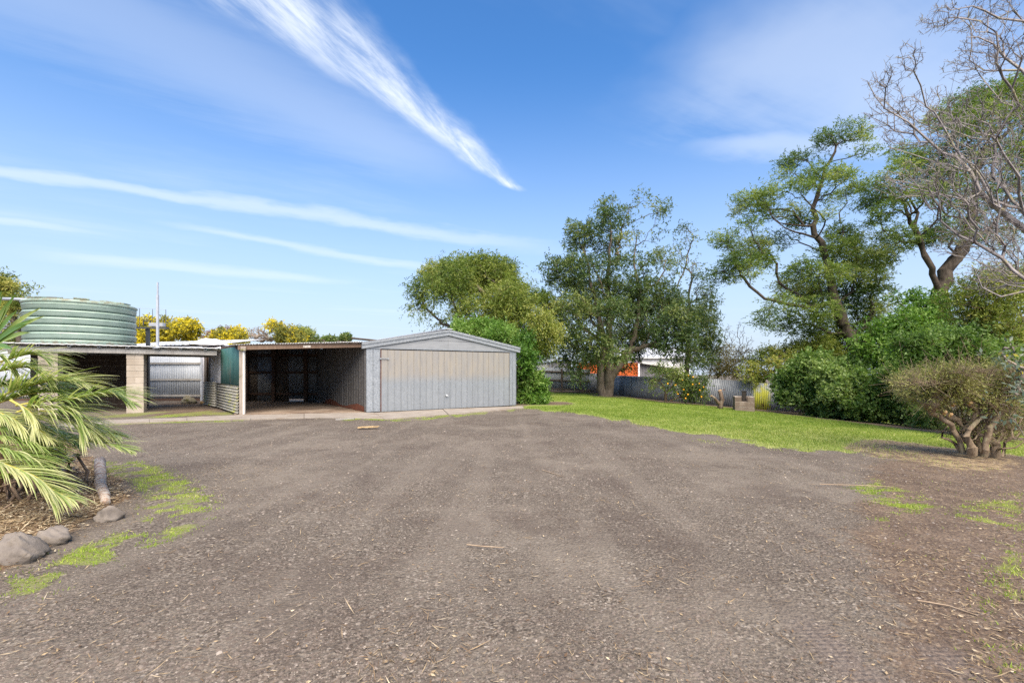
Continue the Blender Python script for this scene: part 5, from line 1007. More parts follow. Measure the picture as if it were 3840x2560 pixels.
plant('shrub', 'dark leafy shrub behind the pruned bush with twisted trunks', 'shrub', (14.0,12.6,gz(14,12.6)),
      [[(13.6,12.8,-0.8),(13.4,12.8,0.5),(13.0,12.8,1.4)], [(13.4,12.8,0.5),(14.6,12.4,1.2)]],
      [(11.19, 12.92, 2.11, 0.38, 0.26, 1.0), (11.51, 12.79, 2.25, 0.43, 0.29, 1.0), (12.87, 13.79, 2.16, 0.46, 0.31, 1.0), (12.53, 12.95, 2.26, 0.41, 0.29, 1.0), (13.34, 13.33, 2.35, 0.42, 0.27, 1.0), (11.79, 13.17, 1.83, 0.38, 0.24, 1.0), (12.49, 13.37, 1.75, 0.42, 0.21, 1.0), (12.95, 13.32, 1.84, 0.39, 0.24, 1.0), (13.65, 13.49, 1.9, 0.42, 0.27, 1.0), (13.32, 12.74, 1.96, 0.4, 0.26, 1.0), (12.92, 13.51, 1.48, 0.45, 0.18, 1.0), (12.97, 12.96, 1.45, 0.44, 0.2, 1.0), (13.84, 13.24, 1.54, 0.45, 0.24, 1.0), (14.03, 13.0, 1.83, 0.38, 0.29, 1.0), (11.37, 12.96, 1.45, 0.26, 0.17, 1.0), (14.43, 13.24, 1.33, 0.36, 0.27, 1.0), (13.02, 13.16, 1.04, 0.53, 0.27, 1.0), (13.77, 13.03, 0.98, 0.53, 0.29, 1.0), (15.02, 13.49, 1.63, 0.33, 0.45, 1.0), (14.66, 13.31, 0.2, 0.45, 0.39, 0.8), (13.22, 12.64, 0.4, 0.43, 0.34, 0.8)],
      900, 0.09, B_brown, K_hedge, 12, leaf=dict(per=7, q=9, ls=0.22, ll=0.07, lw=0.038, jit=0.13), parts=('stems', 'foliage'))
# the bare and blossoming things beyond the leaning fence
plant('bare_shrub', 'tangled bare ochre shrub between the dark tree and the green shrubs', 'shrub', (12.0,29,gz(12,29)),
      [[(12.2,29,-0.9),(12.2,29,0.3),(12.6,29,1.2)], [(12.2,29,0.3),(11.4,29,1.2)], [(12.2,29,0.3),(13.6,28.6,1.6)]],
      [(12.72, 28.1, 2.18, 0.54, 0.69, 0.3), (13.31, 28.51, 1.59, 0.65, 0.6, 0.3), (14.46, 29.43, 1.8, 0.67, 0.67, 0.3), (14.12, 29.38, 2.62, 0.56, 0.67, 0.15), (14.59, 28.69, 2.39, 0.55, 0.6, 0.2), (12.7, 27.63, 2.74, 0.29, 0.43, 0.3), (13.91, 29.16, 3.73, 0.41, 0.81, 0.0), (14.27, 28.46, 3.77, 0.35, 0.79, 0.0), (15.02, 28.75, 3.1, 0.35, 0.6, 0.0), (14.25, 29.02, 1.19, 0.76, 0.35, 0.3), (12.92, 28.86, 1.39, 0.5, 0.4, 0.4)],
      900, 0.07, B_twig, m_leaf('ochre_leaves', [(0,(0.14,0.12,0.03)),(0.5,(0.30,0.25,0.06)),(1,(0.52,0.38,0.05))], 0.35), 13, rt=0.009, leaf=dict(per=7, q=6, ls=0.30, ll=0.09, lw=0.035, jit=0.18), parts=('stems', 'foliage'))
for k, (lab, base, tr, cl, n, sd) in enumerate((
    ('yellow blossoming wattle beside the right side of the tank', (-36,46,0), [[(-36,46,-.2),(-35.8,46,2.5),(-35.3,46,4.0)], [(-35.8,46,2.5),(-37,46,4.5)]],
     [(-37.66, 45.95, 6.23, 0.38, 0.33, 0.8), (-38.6, 47.24, 5.46, 0.45, 0.45, 1.0), (-37.1, 45.66, 4.62, 0.6, 0.33, 1.0), (-36.24, 45.68, 6.31, 0.49, 0.27, 0.6), (-36.09, 47.06, 6.57, 0.45, 0.23, 0.6), (-35.56, 45.09, 5.11, 0.54, 0.38, 1.0), (-35.03, 45.39, 4.6, 0.6, 0.38, 1.0), (-35.71, 46.99, 4.99, 0.51, 0.34, 0.8), (-33.11, 44.7, 5.4, 0.59, 0.32, 1.0), (-34.26, 47.01, 6.0, 0.56, 0.39, 0.9), (-33.39, 46.58, 6.18, 0.56, 0.28, 0.8), (-33.05, 45.8, 5.17, 0.55, 0.33, 1.0), (-31.87, 45.36, 5.9, 0.49, 0.33, 0.7), (-32.63, 46.84, 5.48, 0.45, 0.34, 0.7), (-34.76, 47.23, 5.12, 0.51, 0.28, 0.7), (-34.46, 44.93, 5.48, 0.48, 0.27, 0.7), (-34.91, 45.94, 4.47, 0.44, 0.27, 1.0), (-37.16, 46.15, 5.81, 0.44, 0.33, 1.0)], 520, 31),
    ('low yellow wattle over the white blob on the carport roof', (-30,48,0), [[(-30,48,-.2),(-29.6,48,2.6)]],
     [(-31.12, 47.99, 4.88, 0.5, 0.33, 1.0), (-30.36, 47.59, 5.1, 0.66, 0.41, 1.0), (-29.44, 47.17, 4.82, 0.66, 0.41, 1.0), (-29.41, 48.21, 5.06, 0.59, 0.42, 0.9), (-29.32, 48.75, 5.36, 0.51, 0.42, 0.8), (-27.92, 46.96, 4.72, 0.49, 0.41, 0.8), (-28.89, 47.35, 4.5, 0.74, 0.33, 1.0), (-34.17, 48.77, 4.51, 1.02, 0.17, 1.0)], 300, 32),
    ('yellow wattle with a leaning top left of the garage ridge', (-23,50,0), [[(-22.5,50,-.2),(-22.8,50,3.2),(-24.6,50,6.2)], [(-22.8,50,3.2),(-21.4,50,4.4)]],
     [(-26.6, 50.7, 6.49, 0.44, 0.35, 0.8), (-25.91, 50.39, 6.02, 0.62, 0.35, 0.9), (-24.61, 48.86, 5.54, 0.51, 0.34, 0.8), (-25.28, 50.53, 5.06, 0.79, 0.44, 1.0), (-24.78, 51.15, 5.55, 0.8, 0.45, 1.0), (-24.72, 51.2, 5.02, 0.89, 0.45, 1.0), (-23.85, 50.48, 5.23, 0.53, 0.44, 0.9), (-23.19, 48.92, 4.6, 0.68, 0.26, 1.0)], 300, 33))):
    plant('wattle_tree', lab, 'tree', base, tr, cl, n, 0.22, B_dark, K_flower, sd, rt=0.02, leaf=dict(per=6, q=7, ls=0.5, ll=0.20, lw=0.11, jit=0.22, cvar=0.25), group='yellow wattles beyond the carport')
for k, (lab, base, tr, cl, n, lf, lm) in enumerate((
    ('brownish bare tree between the two yellow wattles on the left', (-31,60,0), [[(-34,60,-.2),(-34,60,3)], [(-34,60,2),(-37,60,4)]], [(-42.47, 61.37, 5.85, 1.18, 0.64, 0.2), (-39.51, 58.88, 6.18, 1.13, 0.51, 0.2), (-39.29, 60.58, 6.63, 1.16, 0.53, 0.2), (-39.0, 61.81, 7.06, 1.08, 0.65, 0.1), (-37.55, 60.85, 6.87, 0.95, 0.64, 0.1), (-38.47, 58.54, 5.64, 1.33, 0.51, 0.3)], 500, dict(per=3, q=5, ls=0.5, ll=0.2, lw=0.05, jit=0.25), None),
    ('bare grey tree with upright twigs above the carport roof', (-24,52,0), [[(-25.5,52,-.2),(-25.5,52,2.6),(-25.8,52,4)], [(-25.5,52,2.6),(-24.2,52,4.6)]], [(-29.91, 51.38, 5.66, 0.72, 0.72, 0.0), (-30.08, 53.25, 5.91, 0.74, 0.84, 0.0), (-28.06, 50.95, 5.8, 0.8, 0.8, 0.0), (-28.1, 52.33, 5.47, 0.73, 0.64, 0.0), (-28.86, 51.74, 5.06, 1.35, 0.36, 0.0), (-27.19, 50.98, 4.83, 0.8, 0.27, 0.0)], 420, None, None),
    ('grey-green rounded tree just right of the yellow wattles', (-20,56,0), [[(-19,56,-.2),(-19,56,3)]], [(-26.13, 56.37, 6.17, 0.88, 0.44, 1.0), (-24.76, 54.63, 5.74, 0.76, 0.48, 1.0), (-25.8, 54.82, 5.37, 0.96, 0.48, 1.0), (-25.02, 55.64, 5.24, 0.68, 0.39, 1.0), (-23.84, 54.72, 4.89, 0.86, 0.29, 0.8), (-22.97, 54.67, 4.93, 0.57, 0.19, 0.8)], 260, dict(per=6, q=7, ls=0.5, ll=0.22, lw=0.08, jit=0.25), K_olive),
    ('tiny dark treetop over the roof left of the ridge', (-15,90,0), [[(-13.5,90,-.2),(-13.5,90,4)]], [(-36.14, 90.15, 7.46, 0.79, 0.25, 1.0), (-35.8, 90.48, 7.33, 0.63, 0.19, 1.0)], 60, dict(per=8, q=7, ls=0.6, ll=0.4, lw=0.2, jit=0.3), K_dark),
    ('second tiny dark treetop over the roof nearer the ridge', (-5,92,0), [[(-4.0,92,-.2),(-4.0,92,4)]], [(-34.11, 92.76, 7.96, 0.81, 0.29, 1.0), (-33.25, 91.27, 8.01, 0.48, 0.25, 1.0)], 60, dict(per=8, q=7, ls=0.6, ll=0.4, lw=0.2, jit=0.3), K_dark))):
    plant('distant_tree', lab, 'tree', base, tr, cl, n, 0.22, (m_bark('brown_twigs', (0.13,0.085,0.07), (0.22,0.15,0.125)) if k == 0 else B_twig) if k < 2 else B_dark, lm, 40+k, rt=0.028, leaf=lf, group='trees beyond the carport')
plant('olive_tree', 'olive-green tree at the left edge behind the palm', 'tree', (-24.2,22.6,0),
      [[(-24.4,22.6,0),(-24.4,22.6,2.5),(-24.3,22.5,3.6)]],
      [(-24.97, 22.29, 5.86, 0.29, 0.16, 0.8), (-24.52, 22.1, 5.46, 0.32, 0.16, 0.7), (-25.27, 22.56, 5.54, 0.24, 0.16, 0.8), (-23.68, 22.38, 5.37, 0.19, 0.08, 0.5), (-25.38, 23.1, 5.5, 0.25, 0.11, 0.6), (-24.65, 22.2, 5.0, 0.29, 0.19, 0.7), (-23.62, 21.69, 4.76, 0.29, 0.23, 0.6), (-25.39, 22.72, 4.75, 0.24, 0.24, 0.8), (-23.99, 21.84, 4.42, 0.31, 0.21, 0.7), (-25.16, 22.61, 4.09, 0.3, 0.3, 0.7), (-25.47, 22.41, 5.19, 0.4, 0.67, 1.0), (-25.05, 23.06, 2.87, 0.22, 0.17, 0.8), (-24.89, 22.49, 2.78, 0.4, 0.16, 0.8)],
      420, 0.14, B_grey, K_yel, 15, leaf=dict(per=6, q=8, ls=0.35, ll=0.11, lw=0.04, jit=0.15))

# citrus with fruit
cz_ = gz(7.95,23.6)
cit = plant('citrus_tree', 'small sparse citrus tree with orange fruit before the leaning fence', 'tree', (7.95,23.6,cz_),
      [[(7.95,23.6,cz_-0.1),(7.98,23.6,cz_+0.55),(7.75,23.6,cz_+1.0),(7.55,23.6,cz_+1.4)], [(7.98,23.6,cz_+0.55),(8.4,23.5,cz_+0.9),(9.0,23.4,cz_+1.1)]],
      [(7.38, 23.52, 0.74, 0.41, 0.37, 0.35), (7.6, 23.16, 1.47, 0.48, 0.24, 0.6), (7.98, 23.45, 1.23, 0.41, 0.29, 0.5), (8.44, 23.15, 1.19, 0.48, 0.36, 0.8), (9.28, 23.65, 0.57, 0.54, 0.37, 0.9), (9.56, 23.42, 0.17, 0.41, 0.24, 0.8), (8.24, 23.03, 0.51, 0.4, 0.32, 0.5), (9.68, 23.13, 0.79, 0.28, 0.36, 0.8), (8.85, 23.27, 0.95, 0.41, 0.32, 0.8), (9.07, 23.64, 0.12, 0.37, 0.25, 0.7), (7.0, 23.08, 0.91, 0.24, 0.24, 0.3)],
      420, 0.085, B_brown, K_citrus, 16, leaf=dict(per=5, q=7, ls=0.24, ll=0.085, lw=0.04, jit=0.12))
M['fruit'] = m_plain('orange_peel', (0.75,0.32,0.012), (0.80,0.40,0.02), 9, 0.5)
fb = MB(); k, n = 10, 7
for i in range(n+1):
    for j in range(k): th, ph = math.pi*i/n, 2*math.pi*j/k; fb.v.append((0.042*math.sin(th)*math.cos(ph), 0.042*math.sin(th)*math.sin(ph), 0.039*math.cos(th)))
for i in range(n):
    for j in range(k): fb.f.append((i*k+j, (i+1)*k+j, (i+1)*k+(j+1) % k, i*k+(j+1) % k))
fme = fb.mesh('fruit', True)
for p in [(8.59, 22.95, 0.93), (8.26, 22.95, 0.69), (8.23, 22.95, 0.67), (8.65, 22.95, 0.45), (9.13, 22.95, 1.08), (9.47, 22.95, 0.42), (9.65, 22.95, 0.58), (8.31, 22.95, 0.31), (8.36, 22.95, 0.23), (8.87, 22.95, 0.21), (8.75, 22.95, 0.01), (9.55, 22.95, 0.09), (9.11, 22.95, 0.71), (7.85, 22.95, 0.75), (9.43, 22.95, 0.75), (8.89, 22.95, 1.15)]:
    o = put('fruit', fme, M['fruit'], cit); o.location = p

# bare winter tree at the right, trunk outside the picture
plant('bare_tree', 'leafless grey tree reaching in from the right edge with budded twigs', 'tree', (9.4,7.0,gz(9.4,7)),
      [[(9.4,7.0,-0.3),(9.3,7.0,1.4),(9.1,7.0,2.4),(8.5,7.0,3.1)], [(9.1,7.0,2.4)]+[(7.87, 7.0, 3.57), (7.5, 7.0, 3.88), (7.21, 7.0, 4.14), (7.05, 7.0, 4.46), (6.82, 7.0, 4.64), (6.45, 7.0, 4.9), (6.08, 7.0, 5.22), (5.74, 7.0, 5.43), (5.46, 7.0, 5.82)],
       [(6.85, 6.8, 4.37), (6.52, 6.8, 4.52), (6.37, 6.8, 4.5), (6.01, 6.8, 4.65), (5.63, 6.8, 4.73)], [(7.07, 6.6, 3.74), (6.57, 6.6, 3.89), (6.08, 6.6, 3.99), (5.71, 6.6, 4.04), (5.39, 6.6, 4.21)],
       [(9.3,7.0,1.9)]+[(7.76, 6.9, 3.85), (7.54, 6.9, 3.9), (7.29, 6.9, 4.0), (7.08, 6.9, 4.36), (6.77, 6.9, 4.72), (6.62, 6.9, 5.03), (6.36, 6.9, 5.29)],
       [(9.0,7.2,2.6)]+[(8.7, 7.4, 5.68), (8.32, 7.4, 6.28), (8.02, 7.4, 6.52), (7.82, 7.4, 6.69), (7.59, 7.4, 6.86), (7.4, 7.4, 6.86)], [(9.0,7.2,3.4)]+[(8.83, 7.6, 6.89), (8.55, 7.6, 7.25), (8.12, 7.6, 7.26), (7.9, 7.6, 7.39), (7.68, 7.6, 7.47), (7.34, 7.6, 7.43), (7.2, 7.6, 7.51)],
       [(9.3,7.0,1.6)]+[(7.31, 6.5, 2.68), (6.96, 6.5, 3.0), (6.67, 6.5, 3.24), (6.38, 6.5, 3.36), (6.11, 6.5, 3.51)], [(7.31, 6.5, 2.42), (7.01, 6.5, 2.49), (6.77, 6.5, 2.59), (6.6, 6.5, 2.83)]],
      [(6.06, 7.38, 5.7, 0.36, 0.41, 0.7), (6.57, 7.28, 5.42, 0.6, 0.54, 1.0), (6.35, 6.25, 4.74, 0.61, 0.54, 1.0), (8.04, 7.3, 5.11, 0.55, 0.82, 1.0), (5.61, 6.26, 4.04, 0.54, 0.28, 0.8), (6.21, 6.32, 4.02, 0.52, 0.43, 1.0), (7.68, 7.17, 4.1, 0.62, 0.62, 1.0), (6.63, 6.53, 3.37, 0.54, 0.39, 1.0), (8.37, 7.68, 3.29, 0.52, 0.63, 1.0), (7.2, 6.96, 2.85, 0.39, 0.31, 0.7)] + [(6.59, 7.02, 6.84, 0.31, 0.22, 1.0), (8.02, 7.77, 7.49, 0.51, 0.24, 1.0), (7.18, 6.55, 6.13, 0.34, 0.43, 1.0), (7.8, 7.66, 6.68, 0.44, 0.4, 1.0), (5.67, 6.59, 5.87, 0.26, 0.26, 0.6), (5.45, 6.74, 5.74, 0.19, 0.21, 0.5)],
      2600, 0.06, B_lich, None, 17, rt=0.0032, bf=0.55, step=0.22, wob=0.016, tr=[(0.12,0.09),(0.048,0.006),(0.018,0.005),(0.020,0.005),(0.036,0.006),(0.034,0.006),(0.028,0.005),(0.022,0.006),(0.018,0.005)], spur=(4,0.055,0.016))
M['bud'] = m_plain('red_buds', (0.10,0.03,0.03), (0.16,0.06,0.05), 20, 0.7)

# pruned wiry bush with twisted trunks
pz = gz(8.5,8.2); PBs = (3360,1300,3.565)
pb = plant('pruned_bush', 'hard-pruned wiry bush with twisted brown trunks at the right', 'shrub', (8.5,8.2,pz),
      [[(8.71, 8.2, -0.16), (8.7, 8.2, 0.08), (8.59, 8.2, 0.22), (8.53, 8.2, 0.38), (8.51, 8.2, 0.51), (8.67, 8.2, 0.69), (8.8, 8.2, 0.78)],
       [(8.08, 8.0, -0.06), (8.06, 8.0, 0.06), (7.97, 8.0, 0.24), (8.01, 8.0, 0.38), (8.17, 8.0, 0.53), (8.33, 8.0, 0.64), (8.5, 8.0, 0.77)], [(8.17, 8.2, 0.13), (8.13, 8.2, 0.35), (8.02, 8.2, 0.51), (7.86, 8.2, 0.62), (7.78, 8.2, 0.67)],
       [(8.12, 8.3, 0.5), (7.87, 8.3, 0.58), (7.77, 8.3, 0.72), (7.6, 8.3, 0.78)], [(8.11, 8.1, 0.36), (8.3, 8.1, 0.63), (8.14, 8.1, 0.8), (7.94, 8.1, 0.96), (7.84, 8.1, 1.03)],
       [(8.08, 8.2, -0.05), (8.0, 8.2, 0.07), (7.86, 8.2, 0.15), (7.75, 8.2, 0.22), (7.77, 8.2, 0.32), (7.86, 8.2, 0.42), (7.79, 8.2, 0.54)], [(8.5, 8.0, -0.02), (8.65, 8.0, 0.05), (8.85, 8.0, 0.07), (9.0, 8.0, 0.19)], [(8.82, 8.3, 0.06), (8.91, 8.3, 0.34), (9.05, 8.3, 0.54), (9.25, 8.3, 0.75)],
       [(8.51, 8.2, 0.51), (8.33, 8.2, 0.67), (8.13, 8.2, 0.78), (7.97, 8.2, 0.81)],
       [(8.62, 8.35, -0.14), (8.55, 8.35, 0.08), (8.42, 8.35, 0.3), (8.22, 8.35, 0.52), (8.03, 8.35, 0.74), (7.81, 8.35, 0.96)], [(8.2, 7.9, -0.07), (8.21, 7.9, 0.19), (8.29, 7.9, 0.41), (8.48, 7.9, 0.65), (8.69, 7.9, 0.86)], [(8.58, 8.4, -0.13), (8.55, 8.4, 0.19), (8.58, 8.4, 0.46), (8.63, 8.4, 0.74), (8.71, 8.4, 1.01)], [(8.03, 8.1, -0.05), (7.98, 8.1, 0.16), (7.87, 8.1, 0.36), (7.68, 8.1, 0.52), (7.47, 8.1, 0.66)], [(8.62, 8.0, -0.11), (8.69, 8.0, 0.11), (8.83, 8.0, 0.35), (8.98, 8.0, 0.57)]],
      [(7.69, 8.7, 1.09, 0.26, 0.17, 1.0), (7.64, 8.4, 1.18, 0.25, 0.17, 1.0), (7.44, 7.9, 1.23, 0.23, 0.14, 1.0), (7.58, 7.78, 1.23, 0.23, 0.14, 1.0), (8.79, 8.72, 1.21, 0.26, 0.16, 1.0), (8.72, 8.38, 1.24, 0.25, 0.15, 1.0), (9.18, 8.55, 1.22, 0.25, 0.17, 1.0), (8.63, 7.8, 1.17, 0.21, 0.17, 1.0), (7.51, 8.34, 0.96, 0.25, 0.15, 1.0), (7.51, 8.04, 1.0, 0.24, 0.15, 1.0), (7.69, 7.91, 1.04, 0.23, 0.14, 1.0), (8.15, 8.02, 1.06, 0.24, 0.14, 1.0), (8.8, 8.33, 1.02, 0.25, 0.15, 1.0), (8.82, 8.03, 0.98, 0.24, 0.16, 1.0), (7.41, 8.07, 0.87, 0.2, 0.08, 0.7), (8.44, 7.8, 0.81, 0.23, 0.1, 0.6), (9.55, 8.56, 0.58, 0.21, 0.17, 0.7), (9.18, 8.36, 0.4, 0.21, 0.14, 0.4), (8.18, 8.53, 0.76, 0.28, 0.1, 0.4), (8.19, 8.13, 0.83, 0.27, 0.11, 0.4), (8.3, 8.59, 0.51, 0.31, 0.16, 0.2), (8.28, 8.22, 0.48, 0.3, 0.16, 0.2), (8.78, 8.3, 0.41, 0.3, 0.16, 0.25), (9.05, 8.28, 0.23, 0.24, 0.14, 0.25), (8.32, 8.46, 0.25, 0.25, 0.15, 0.15), (8.35, 8.09, 0.23, 0.27, 0.13, 0.15), (6.86, 7.76, 1.2, 0.33, 0.08, 0.4), (7.62, 7.69, 1.39, 0.51, 0.08, 0.3), (8.52, 7.87, 1.35, 0.39, 0.08, 0.4)],
      2300, 0.12, m_bark('bush_bark', (0.125,0.088,0.058), (0.30,0.235,0.165), (0.29,0.25,0.16)), K_pale, 18, rt=0.0032, bf=0.3, step=0.12, wob=0.02, leaf=dict(per=3.6, q=7, ls=0.20, ll=0.045, lw=0.010, droop=0.0, up=0.35, jit=0.08, scat=0.6), parts=('trunk', 'foliage'), thick=9, roots=(1,5,9,10,11,12,13), tr=[(0.060,0.016),(0.065,0.018),(0.042,0.022),(0.034,0.020),(0.036,0.014),(0.034,0.012),(0.025,0.008),(0.028,0.007),(0.030,0.012),(0.038,0.010),(0.040,0.010),(0.036,0.009),(0.034,0.010),(0.036,0.009)], spur=(4,0.17,0.010))
for p in [(7.55, 7.92, 0.69), (7.7, 7.92, 0.83), (7.99, 7.92, 0.85), (7.73, 7.92, 0.98), (7.61, 7.92, 0.97), (8.43, 7.92, 0.78), (7.65, 7.92, 0.65)]:
    b = MB(); v = Vector(p); d = Vector((-0.5,-0.8,0.35)).normalized(); b.tube([v-d*0.12, v, v+d*0.004], [0.026,0.024,0.001], 9); b.build('cut_end', M['cut'], pb)
# grey-leaved branch at the extreme right
plant('leafy_branch', 'pale grey-green leaves on drooping twigs at the extreme right edge', 'shrub', (6.4,5.0,gz(6.4,5)),
      [[(6.3,4.9,-0.1),(6.2,4.9,1.0),(5.9,4.9,1.7)], [(6.2,4.9,1.0),(5.6,4.8,1.05)], [(6.2,4.9,0.7),(5.7,4.8,0.6)]],
      [(5.17, 4.67, 1.16, 0.1, 0.05, 0.8), (5.54, 5.09, 1.17, 0.09, 0.05, 0.5), (5.45, 4.89, 1.24, 0.08, 0.06, 0.8), (5.47, 5.03, 1.5, 0.07, 0.05, 0.6), (5.15, 4.65, 1.55, 0.08, 0.06, 0.8), (5.24, 4.89, 1.56, 0.07, 0.05, 0.5), (5.64, 5.09, 0.86, 0.08, 0.03, 0.6), (5.36, 4.96, 1.04, 0.05, 0.03, 0.4), (5.45, 4.86, 1.42, 0.07, 0.07, 0.8), (5.43, 4.88, 1.31, 0.06, 0.05, 0.7), (5.16, 4.7, 1.65, 0.09, 0.06, 0.7)],
      90, 0.03, B_twig, m_leaf('grey_green_leaves', [(0,(0.06,0.09,0.045)),(0.5,(0.13,0.175,0.12)),(0.9,(0.22,0.27,0.20)),(1,(0.45,0.40,0.03))], 0.25, 0.4, 0.5), 19, rt=0.002, bf=0.3, tr=[(0.012,0.004)]*3, leaf=dict(per=1.0, q=5, ls=0.13, ll=0.055, lw=0.022, droop=0.4, jit=0.04), parts=('stems', 'foliage'))
# ------------------------------------------------------------------ palm, strap-leaved plant, succulents
K_palm = m_leaf('palm_leaflets', [(0,(0.075,0.150,0.035)),(0.4,(0.165,0.260,0.060)),(0.75,(0.30,0.39,0.13)),(1,(0.55,0.56,0.30))], 0.35, 0.45, 0.4)
K_strap = m_leaf('strap_leaves', [(0,(0.06,0.15,0.03)),(0.5,(0.14,0.26,0.06)),(1,(0.36,0.42,0.14))], 0.3, 0.4, 0.5)
M['rachis'] = m_plain('yellow_rachis', (0.38,0.34,0.06), (0.48,0.42,0.10), 9, 0.5)
def spline(pts, n):
    pts = [Vector(p) for p in pts]; P = [pts[0]*2-pts[1]]+pts+[pts[-1]*2-pts[-2]]; out = []
    m = len(pts)-1
    for i in range(n+1):
        t = i/n*m; k = min(int(t), m-1); t -= k; a, b_, c, d = P[k:k+4]
        out.append(0.5*((2*b_)+(c-a)*t+(2*a-5*b_+4*c-d)*t*t+(3*b_-a-3*c+d)*t**3))
    return out
def frond(parent, pts, nl, ll, seed, tone=0.5, droop=0.5, start=0.12, side=None, open_=0.95, width=0.0165):
    nl = int(nl*1.45); r_ = random.Random(seed); sp = spline(pts, 40); b = MB(); b.tube(sp, [0.010*(1-0.85*i/40)+0.002 for i in range(41)], 6); rc = b.build('frond', M['rachis'], parent, True)
    Vv, Fv, rn = [], [], []
    for sgn in (-1, 1):
        for i in range(nl):
            f = start+(1-start)*(i+r_.uniform(-.3,.3))/nl; f = min(max(f, 0.0), 0.999); k = f*40; k0 = int(k); p = sp[k0].lerp(sp[min(k0+1,40)], k-k0)
            T = (sp[min(k0+2,40)]-sp[max(k0-1,0)]).normalized(); S = T.cross(Vector((0,0,1)))
            S = S.normalized() if S.length > .05 else Vector((1,0,0)); U = S.cross(T).normalized()
            if U.z < 0: U = -U
            fw = 0.35+0.9*f
            d = (T*(fw+0.75) + S*sgn*open_*0.80 + U*r_.uniform(0.05,0.55)).normalized(); L = ll*(0.55+0.9*math.sin(math.pi*min(0.97,0.15+0.8*f)))*r_.uniform(0.8,1.15); L *= (1.0 if f < .85 else 0.75)
            n = 5; q = p.copy(); W = width*r_.uniform(0.8,1.15); ws = (d.cross(Vector((r_.uniform(-.3,.3),r_.uniform(-.3,.3),1)))).normalized(); base = len(Vv); dd = d.copy(); tw = r_.uniform(-.5,.5)
            dr = droop*0.62*r_.uniform(0.5,1.5); cl = min(1, max(0, tone+0.13+r_.gauss(0,.16)))
            for s in range(n+1):
                g = s/n; w = W*(0.55+0.45*math.sin(math.pi*min(1,g*1.6+0.2)) if g < .5 else 1.0)*(1-g**2.2*0.93)
                sv = (ws+U*tw*g).normalized()
                Vv += [tuple(q+sv*w/2), tuple(q-sv*w/2)]; rn += [min(1, cl+0.25*g**3)]*2
                if s < n: Fv.append((base+2*s, base+2*s+1, base+2*s+3, base+2*s+2))
                dd = (dd+Vector((0,0,-1))*dr*0.42*(g+0.15)).normalized(); q = q+dd*(L/n)
    o = put('leaflets', npmesh('leaflets', np.array(Vv), np.array(Fv), dict(rnd=np.array(rn))), K_palm, rc); return rc
palm = empty('palm', (-5.75,5.0,0.0), 'young feather palm with arching pale green fronds at the left edge', 'palm')
b = MB(); b.tube([(-5.8,5.0,-0.05),(-5.78,5.0,0.4),(-5.75,5.0,0.95)], [0.22,0.20,0.10], 12); b.build('trunk', m_bark('palm_boot', (0.09,0.06,0.035), (0.20,0.145,0.085)), palm, True)
PCN = (-5.72,5.0,0.95)
